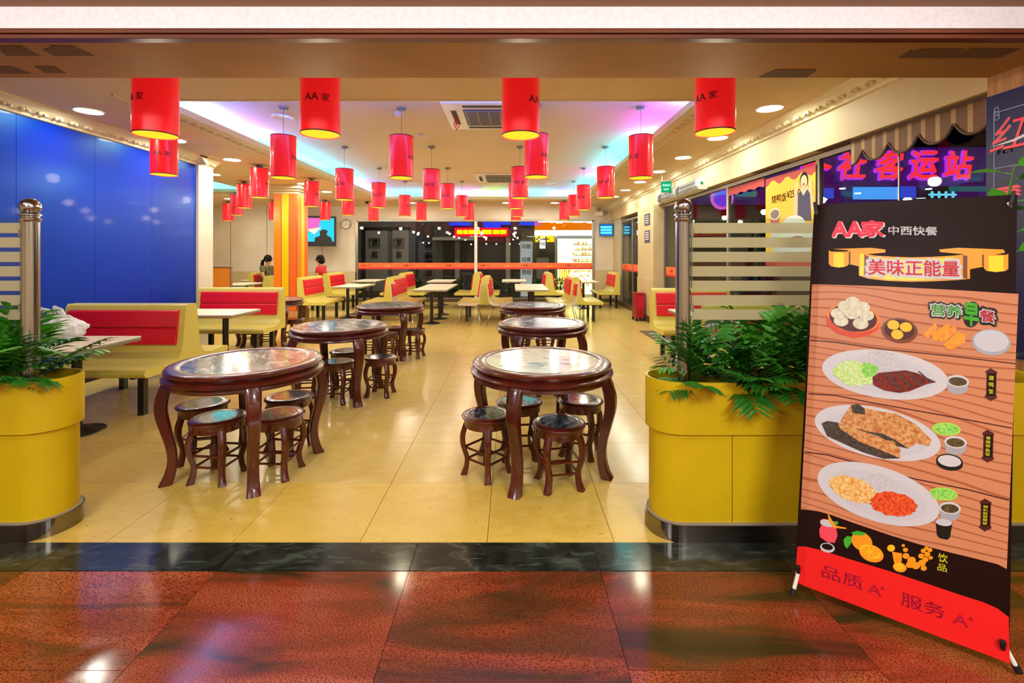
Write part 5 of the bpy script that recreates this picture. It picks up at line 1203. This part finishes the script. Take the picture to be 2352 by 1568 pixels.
for px in (862, 918):
    x0, x1, z0, z1 = onb(px-12, px+12, 547, 566); m = MB(); [m.box(*q) for q in ((x0, x1, D-.12, D-.1, z0, z0+.03), (x0, x1, D-.12, D-.1, z1-.03, z1), (x0, x0+.03, D-.12, D-.1, z0, z1), (x1-.03, x1, D-.12, D-.1, z0, z1))]; m.build('sign_frame', 'door_dark', t_)
t_ = shop('shopfront', 'pale grey shopfront with black characters across the street, centre left', 'shop', D+.09, [('wall', 'facade_grey', (962, 1018, 554, 700), .12), ('pilaster', 'facade_light', (1046, 1056, 530, 700), .2), ('shutter', 'door_dark', (1020, 1045, 560, 700), .1), ('canopy', 'facade_light', (1000, 1095, 546, 553), .8)])
for s_, py in (('源', 562), ('逛', 586), ('道', 604), ('道', 626)): sign_text(t_, s_, 985, py, 13, D, 'door_dark', .12, 18)
glow('neon_blue', '#2838e8', 1.6); glow('led_yellow', '#ffd400', 6.0); glow('led_red', '#ff1010', 6); glow('led_board', '#f00820', 3.5); glow('shop_white', '#ffffff', 9); glow('shop_yellow', '#ffd21c', 1.8); glow('shop_orange', '#ff7a00', 1.3); glow('shop_pink', '#e060d0', 1.2); glow('shelf_glow', '#fff898', 4.5); glow('goods_pink', '#e890c0', 1.1); glow('goods_yellow', '#e8d840', 1.2); glow('goods_white', '#f0f0e0', 1.6); glow('sign_back', '#d8d8d0', .75); glow('street_lamp', '#fff4e0', 3)
t_ = shop('neon_strip', 'blue neon strip lights high on the building across the street', 'light', D, [('tube_panel', 'neon_blue', (1034, 1082, 512, 518), .3), ('tube_panel', 'neon_blue', (1110, 1172, 511, 516), .3), ('tube_panel', 'neon_blue', (1112, 1150, 517, 523), .3), ('tube_panel', 'neon_blue', (1193, 1228, 511, 517), .3)])
t_ = thing('led_sign', 'red and yellow LED running sign over the dark shop across the street', 'sign')
x0, x1, z0, z1 = onb(1046, 1168, 524, 543); MB().box(x0, x1, D-.34, D-.24, z0, z1).build('board', 'led_board', t_)
for a, b_ in ((1052, 1064), (1066, 1076), (1078, 1092), (1094, 1104), (1108, 1130), (1133, 1147), (1149, 1163)):
    x0, x1, z0, z1 = onb(a, b_, 529, 538); MB().box(x0, x1, D-.37, D-.345, z0, z1).build('light_character', 'led_yellow', t_, bevel=.06)
for a, b_ in ((525.5, 527), (540.5, 542)): x0, x1, z0, z1 = onb(1048, 1166, a, b_); MB().box(x0, x1, D-.36, D-.345, z0, z1).build('light_line', 'led_red', t_)
t_ = shop('shopfront', 'dark reddish shopfront under the LED sign across the street', 'shop', D+.09, [('wall', 'facade_brown', (1096, 1230, 524, 700), .1), ('window_recess', 'door_dark', (1099, 1160, 556, 690), .12), ('pilaster', 'facade_light', (1162, 1172, 545, 700), .22), ('door_recess', 'door_dark', (1175, 1196, 530, 700), .12)])
for k, (px, py) in enumerate(((1082, 561), (1117, 560), (1140, 560), (1171, 560), (1194, 560), (1225, 560), (972, 557), (985, 558))):
    t_ = thing('street_bulb', 'small bright bulb in the row across the street, %s' % ['first', 'second', 'third', 'fourth', 'fifth', 'sixth by the printing sign', 'greenish at the far left', 'second at the far left'][k], 'light', group='row of street bulbs'); m = MB(); m.ball((wx(px, 19.4), 19.4, wz(py, 19.4)), .035, 10, 8); m.build('globe', 'street_lamp', t_); MB().tube([(wx(px, 19.4), 19.4, wz(py, 19.4)+.03), (wx(px, 19.4), 19.5, wz(py, 19.4)+.3), (wx(px, 19.4), 20.1, wz(py, 19.4)+.3)], .008, 5).build('bracket', 'door_dark', t_)
# upright printing sign
D = 17.6
t_ = thing('printing_sign', 'tall white upright sign with printing and photo characters outside the window', 'sign')
x0, x1, z0, z1 = onb(1196, 1222, 555, 652, D); MB().box(x0, x1, D, D+.12, -.06, z1).build('board', 'sign_back', t_); m = MB(); m.box(x0-.03, x0, D-.01, D+.13, -.06, z1+.03); m.box(x1, x1+.03, D-.01, D+.13, -.06, z1+.03); m.box(x0, x1, D-.01, D+.13, z1, z1+.03); m.build('frame', 'alu', t_)
mat('ink_red', '#c81c24', .5); mat('ink_blue', '#2058c0', .5)
sign_text(t_, '印刷', 1209, 566, 11, D, 'ink_red', 0, 20); sign_text(t_, '招牌', 1209, 596, 11, D, 'ink_blue', 0, 20); sign_text(t_, '照相', 1209, 625, 12, D, 'dark', 0, 20)
# lit shop; its walls and goods glow themselves to look lit
D = 18.4
t_ = shop('bright_shop', 'brightly lit shop with orange sign and yellow shelves across the street', 'shop', D, [('sign_board', 'shop_orange', (1228, 1362, 512, 529), .5), ('light_box', 'shop_white', (1228, 1362, 530, 541), .45), ('top_light', 'shop_white', (1236, 1362, 506, 512), .55), ('sign_end', 'shop_pink', (1229, 1240, 512, 520), .52), ('side_wall', 'facade_brown', (1224, 1276, 541, 700), .1), ('lit_wall', 'shop_yellow', (1229, 1272, 541, 556), .14), ('door_post', 'alu', (1273, 1279, 538, 700), .3), ('lintel', 'facade_grey', (1279, 1362, 541, 548), .3), ('back_wall', 'shelf_glow', (1279, 1362, 548, 676), .02), ('floor_strip', 'facade_light', (1279, 1362, 676, 690), .2), ('notice_board', 'facade_light', (1232, 1260, 592, 640), .13), ('wall_light', 'shop_white', (1281, 1312, 550, 575), .04)])
for k, (a, b_) in enumerate(((1238, 1250), (1253, 1262), (1266, 1280), (1284, 1298), (1302, 1322), (1330, 1360))): x0, x1, z0, z1 = onb(a, b_, 512, 518+k % 3); MB().box(x0, x1, D-.53, D-.5, z0, z1).build('sign_glow', 'shop_white', t_, bevel=.04)
rnd = random.Random(3)
for j, py in enumerate((562, 574, 586, 600)):
    x0, x1, z0, z1 = onb(1316, 1360, py, py+1.2, D); MB().box(x0, x1, D-.25, D-.02, z0, z1).build('shelf', 'alu', t_)
cols = ['goods_yellow', 'goods_white', 'goods_pink', 'shop_orange', 'shop_yellow']
for c_ in range(5):
    m = MB(); 
    for j, py in enumerate((562, 574, 586, 600, 625, 636, 646, 656)):
        for k in range(15):
            if rnd.randrange(5) != c_: continue
            px = (1316 if j < 4 else 1296)+k*(44 if j < 4 else 62)/15; X, Z = wx(px, D), wz(py, D); h = rnd.uniform(.07, .14); m.tube([(X, D-.14, Z), (X, D-.14, Z+h*.7), (X, D-.14, Z+h)], [.022, .022, .009], 8)
    tag(m.build('goods_on_shelves', cols[c_], t_), kind='stuff')
for px in (1284, 1289, 1294, 1299, 1304): x0, x1, z0, z1 = onb(px, px+3.4, 606, 650, D); MB().box(x0, x1, D-.12, D-.06, z0, z1).build('curtain_strip', 'shop_yellow', t_)
# lattice plaque
t_ = thing('lattice_plaque', 'small white plaque in a dark lattice frame on the lit yellow wall', 'plaque'); x0, x1, z0, z1 = onb(1238, 1254, 549, 572, D-.15)
MB().box(x0, x1, D-.16, D-.14, z0, z1).build('board', 'goods_white', t_); m = MB()
for x in (x0, x1): m.box(x-.02, x+.02, D-.19, D-.16, z0-.12, z1+.12)
for z in (z0, z1): m.box(x0-.12, x1+.12, D-.19, D-.16, z-.02, z+.02)
m.build('lattice_frame', 'door_dark', t_); sign_text(t_, '华府', 1246, 560, 6, D-.16, 'door_dark', .01, 11)
# round bush and window plants
def bush(label, X, Y, r, n, seed, z0=0, m_='leaf_dark', flowers=False):
    t_ = thing('potted_bush', label, 'plant', (X, Y, z0)); rnd = random.Random(seed)
    m = MB(); m.lathe([(0, .0), (.16, .0), (.20, .28), (.17, .28), (.16, .2), (0, .2)], 18); m.build('pot', 'facade_brown', t_)
    q = MB(); q.tube([(0, 0, .2), (0, 0, .2+r)], .02, 6); q.build('stem', 'stem', t_)
    for mm_, cnt, off in (((m_, n, 0), ('goods_yellow' if flowers else 'leaf', n//3 if flowers else n, 1))[k] for k in (0, 1)):
        q = MB()
        for k in range(cnt):
            d = Vector((rnd.gauss(0, 1), rnd.gauss(0, 1), rnd.gauss(0, 1))).normalized()*r*rnd.uniform(.55, 1)+Vector((0, 0, .25+r)); a = Vector((rnd.uniform(-1, 1), rnd.uniform(-1, 1), rnd.uniform(-1, 1))).normalized(); b_ = a.cross(Vector((0, 0, 1))).normalized(); l_ = .07
            q.add([d-a*l_, d+b_*l_*.4, d+a*l_, d-b_*l_*.4], [(0, 1, 2, 3)])
        tag(q.build('foliage' if not (flowers and off) else 'blossom', mm_, t_), kind='stuff')
bush('round bush with pale blossoms outside before the lit shop', wx(1286, 16.4), 16.4, .27, 260, 3, -.06, flowers=True)
for k, px in enumerate((955, 1000, 1048, 1130, 1178, 1238)): bush('dark leafy bush outside the back window, %s in the row' % ['first', 'second', 'third', 'fourth', 'fifth', 'sixth', 'seventh', 'eighth', 'ninth'][k], wx(px, 15.9), 15.9, .26, 150, 20+k, -.06)
# ------------------------------------------------------------------ bus station frontage beyond the right windows
D = 9.2
mat('purple_board', '#4a2a80', .5, emit='#5a2090', es=.35); glow('neon_red', '#ff3038', 1.5); glow('neon_halo', '#d838ff', 1.1); glow('blue_hall', '#1c50e8', 1.0); glow('blue_pale', '#4aa0ff', 1.3); glow('teal_hall', '#1a7a80', .7); glow('spot_white', '#ffffff', 6); glow('violet_dim', '#301c70', .7)
t_ = thing('station_sign', 'purple signboard with big red glowing characters beyond the right windows', 'sign')
x0, x1, z0, z1 = onb(1640, 2330, 338, 425, D); MB().box(x0, x1, D, D+.15, z0, z1).build('board', 'purple_board', t_)
for px in (1955, 2150): X = wx(px, D); MB().box(X-.006, X+.006, D-.003, D, z0, z1).build('joint', 'joint_dark', t_)
for ch, px in (('卜', 1874), ('社', 1954), ('客', 2038), ('运', 2117), ('站', 2196)):
    X, Z = wx(px, D), wz(381, D); k = D/F
    m = MB(); put_text(m, ch, lambda u, v: (X-.035+u+.12*v, D-.055, Z+v), 64*k, .05, 0, 60*k); m.build('halo_character', 'neon_halo', t_)
    m = MB(); put_text(m, ch, lambda u, v: (X+u+.12*v, D-.07, Z+.01+v), 62*k, .03, 0, 60*k); m.build('red_character', 'neon_red', t_)
t_ = thing('station_hall', 'blue-lit station hall under the purple signboard beyond the windows', 'building')
def pan(nm, m_, a, b_, c_, d_, dep, DD=11.0): x0, x1, z0, z1 = onb(a, b_, c_, d_, DD); MB().box(x0, x1, DD-dep, DD, z0, z1).build(nm, m_, t_)
pan('back_wall', 'violet_dim', 1500, 2400, 410, 470, .02); pan('back_wall', 'joint_dark', 1500, 2400, 470, 700, .02)
pan('blue_panel', 'blue_hall', 1889, 1912, 432, 456, .05); pan('blue_panel', 'blue_pale', 1957, 2062, 430, 458, .05); pan('blue_panel', 'blue_hall', 2066, 2100, 422, 455, .05); pan('teal_panel', 'teal_hall', 2152, 2330, 404, 440, .05); pan('beam', 'joint_dark', 2100, 2152, 420, 470, .3)
for px, py in ((1935, 433), (1970, 444), (2133, 434), (1893, 458), (1882, 443)):
    X, Z = wx(px, 10.4), wz(py, 10.4); m = MB(Matrix.Translation((X, 10.4, Z))); m.lathe([(0, -.01), (.055, -.01), (.06, .01), (0, .012)], 18); m.build('spot_lamp', 'spot_white', t_)
glow('lattice_light', '#70e0ff', 1.3)
for k in range(4):
    X, Z = wx(2140+k*16, 10.3), wz(447, 10.3); m = MB(); s_ = .05
    for a, b_ in ((-1, 0), (1, 0), (0, -1), (0, 1), (0, 0)): m.box(X+a*s_-.022, X+a*s_+.022, 10.28, 10.3, Z+b_*s_-.022, Z+b_*s_+.022)
    m.build('lattice_panel', 'lattice_light', t_)
s = MB(); s.box(4.5, 16, 9.4, 12, 3.5, 6); s.box(3.7, 16, 12, 12.2, -.1, 6); struct('wall_station', s, 'joint_dark')
glow('purple_disc', '#7040ff', 1.0)
t_ = thing('round_sign', 'round purple and pink lit sign beyond the right windows, left of the window post', 'sign'); X, Z = wx(1658, 8.6), wz(455, 8.6); m = MB(Matrix.Translation((X, 8.6, Z)) @ Matrix.Rotation(pi/2, 4, 'X')); m.lathe([(0, 0), (.16, 0), (.16, -.03)], 28); m.build('disc', 'purple_disc', t_); m = MB(Matrix.Translation((X, 8.59, Z)) @ Matrix.Rotation(pi/2, 4, 'X')); m.lathe([(.16, .01), (.21, .01), (.21, -.02)], 28); m.build('rim', 'shop_pink', t_)
MB().box(X-.02, X+.02, 8.62, 8.66, -.1, Z).build('pole', 'door_dark', t_)
t_ = thing('street_board', 'low dark blue street board with white writing outside the right window', 'sign', (0, 0, 0)); x0, x1, z0, z1 = onb(1690, 1870, 633, 672, 7.0); MB().box(x0, x1, 7.0, 7.06, z0, z1).build('board', 'navy', t_); m = MB(); put_text(m, '中国福利', lambda u, v: (wx(1830, 7)+u, 6.995, wz(661, 7)+v), .07, .01, 0); m.build('lettering', 'b_white', t_); m = MB(); m.box(x0, x0+.05, 7.0, 7.05, -.1, z0); m.box(x1-.05, x1, 7.0, 7.05, -.1, z0); m.build('leg', 'alu', t_)
print('objects', len(bpy.data.objects), 'tiles', ntile)
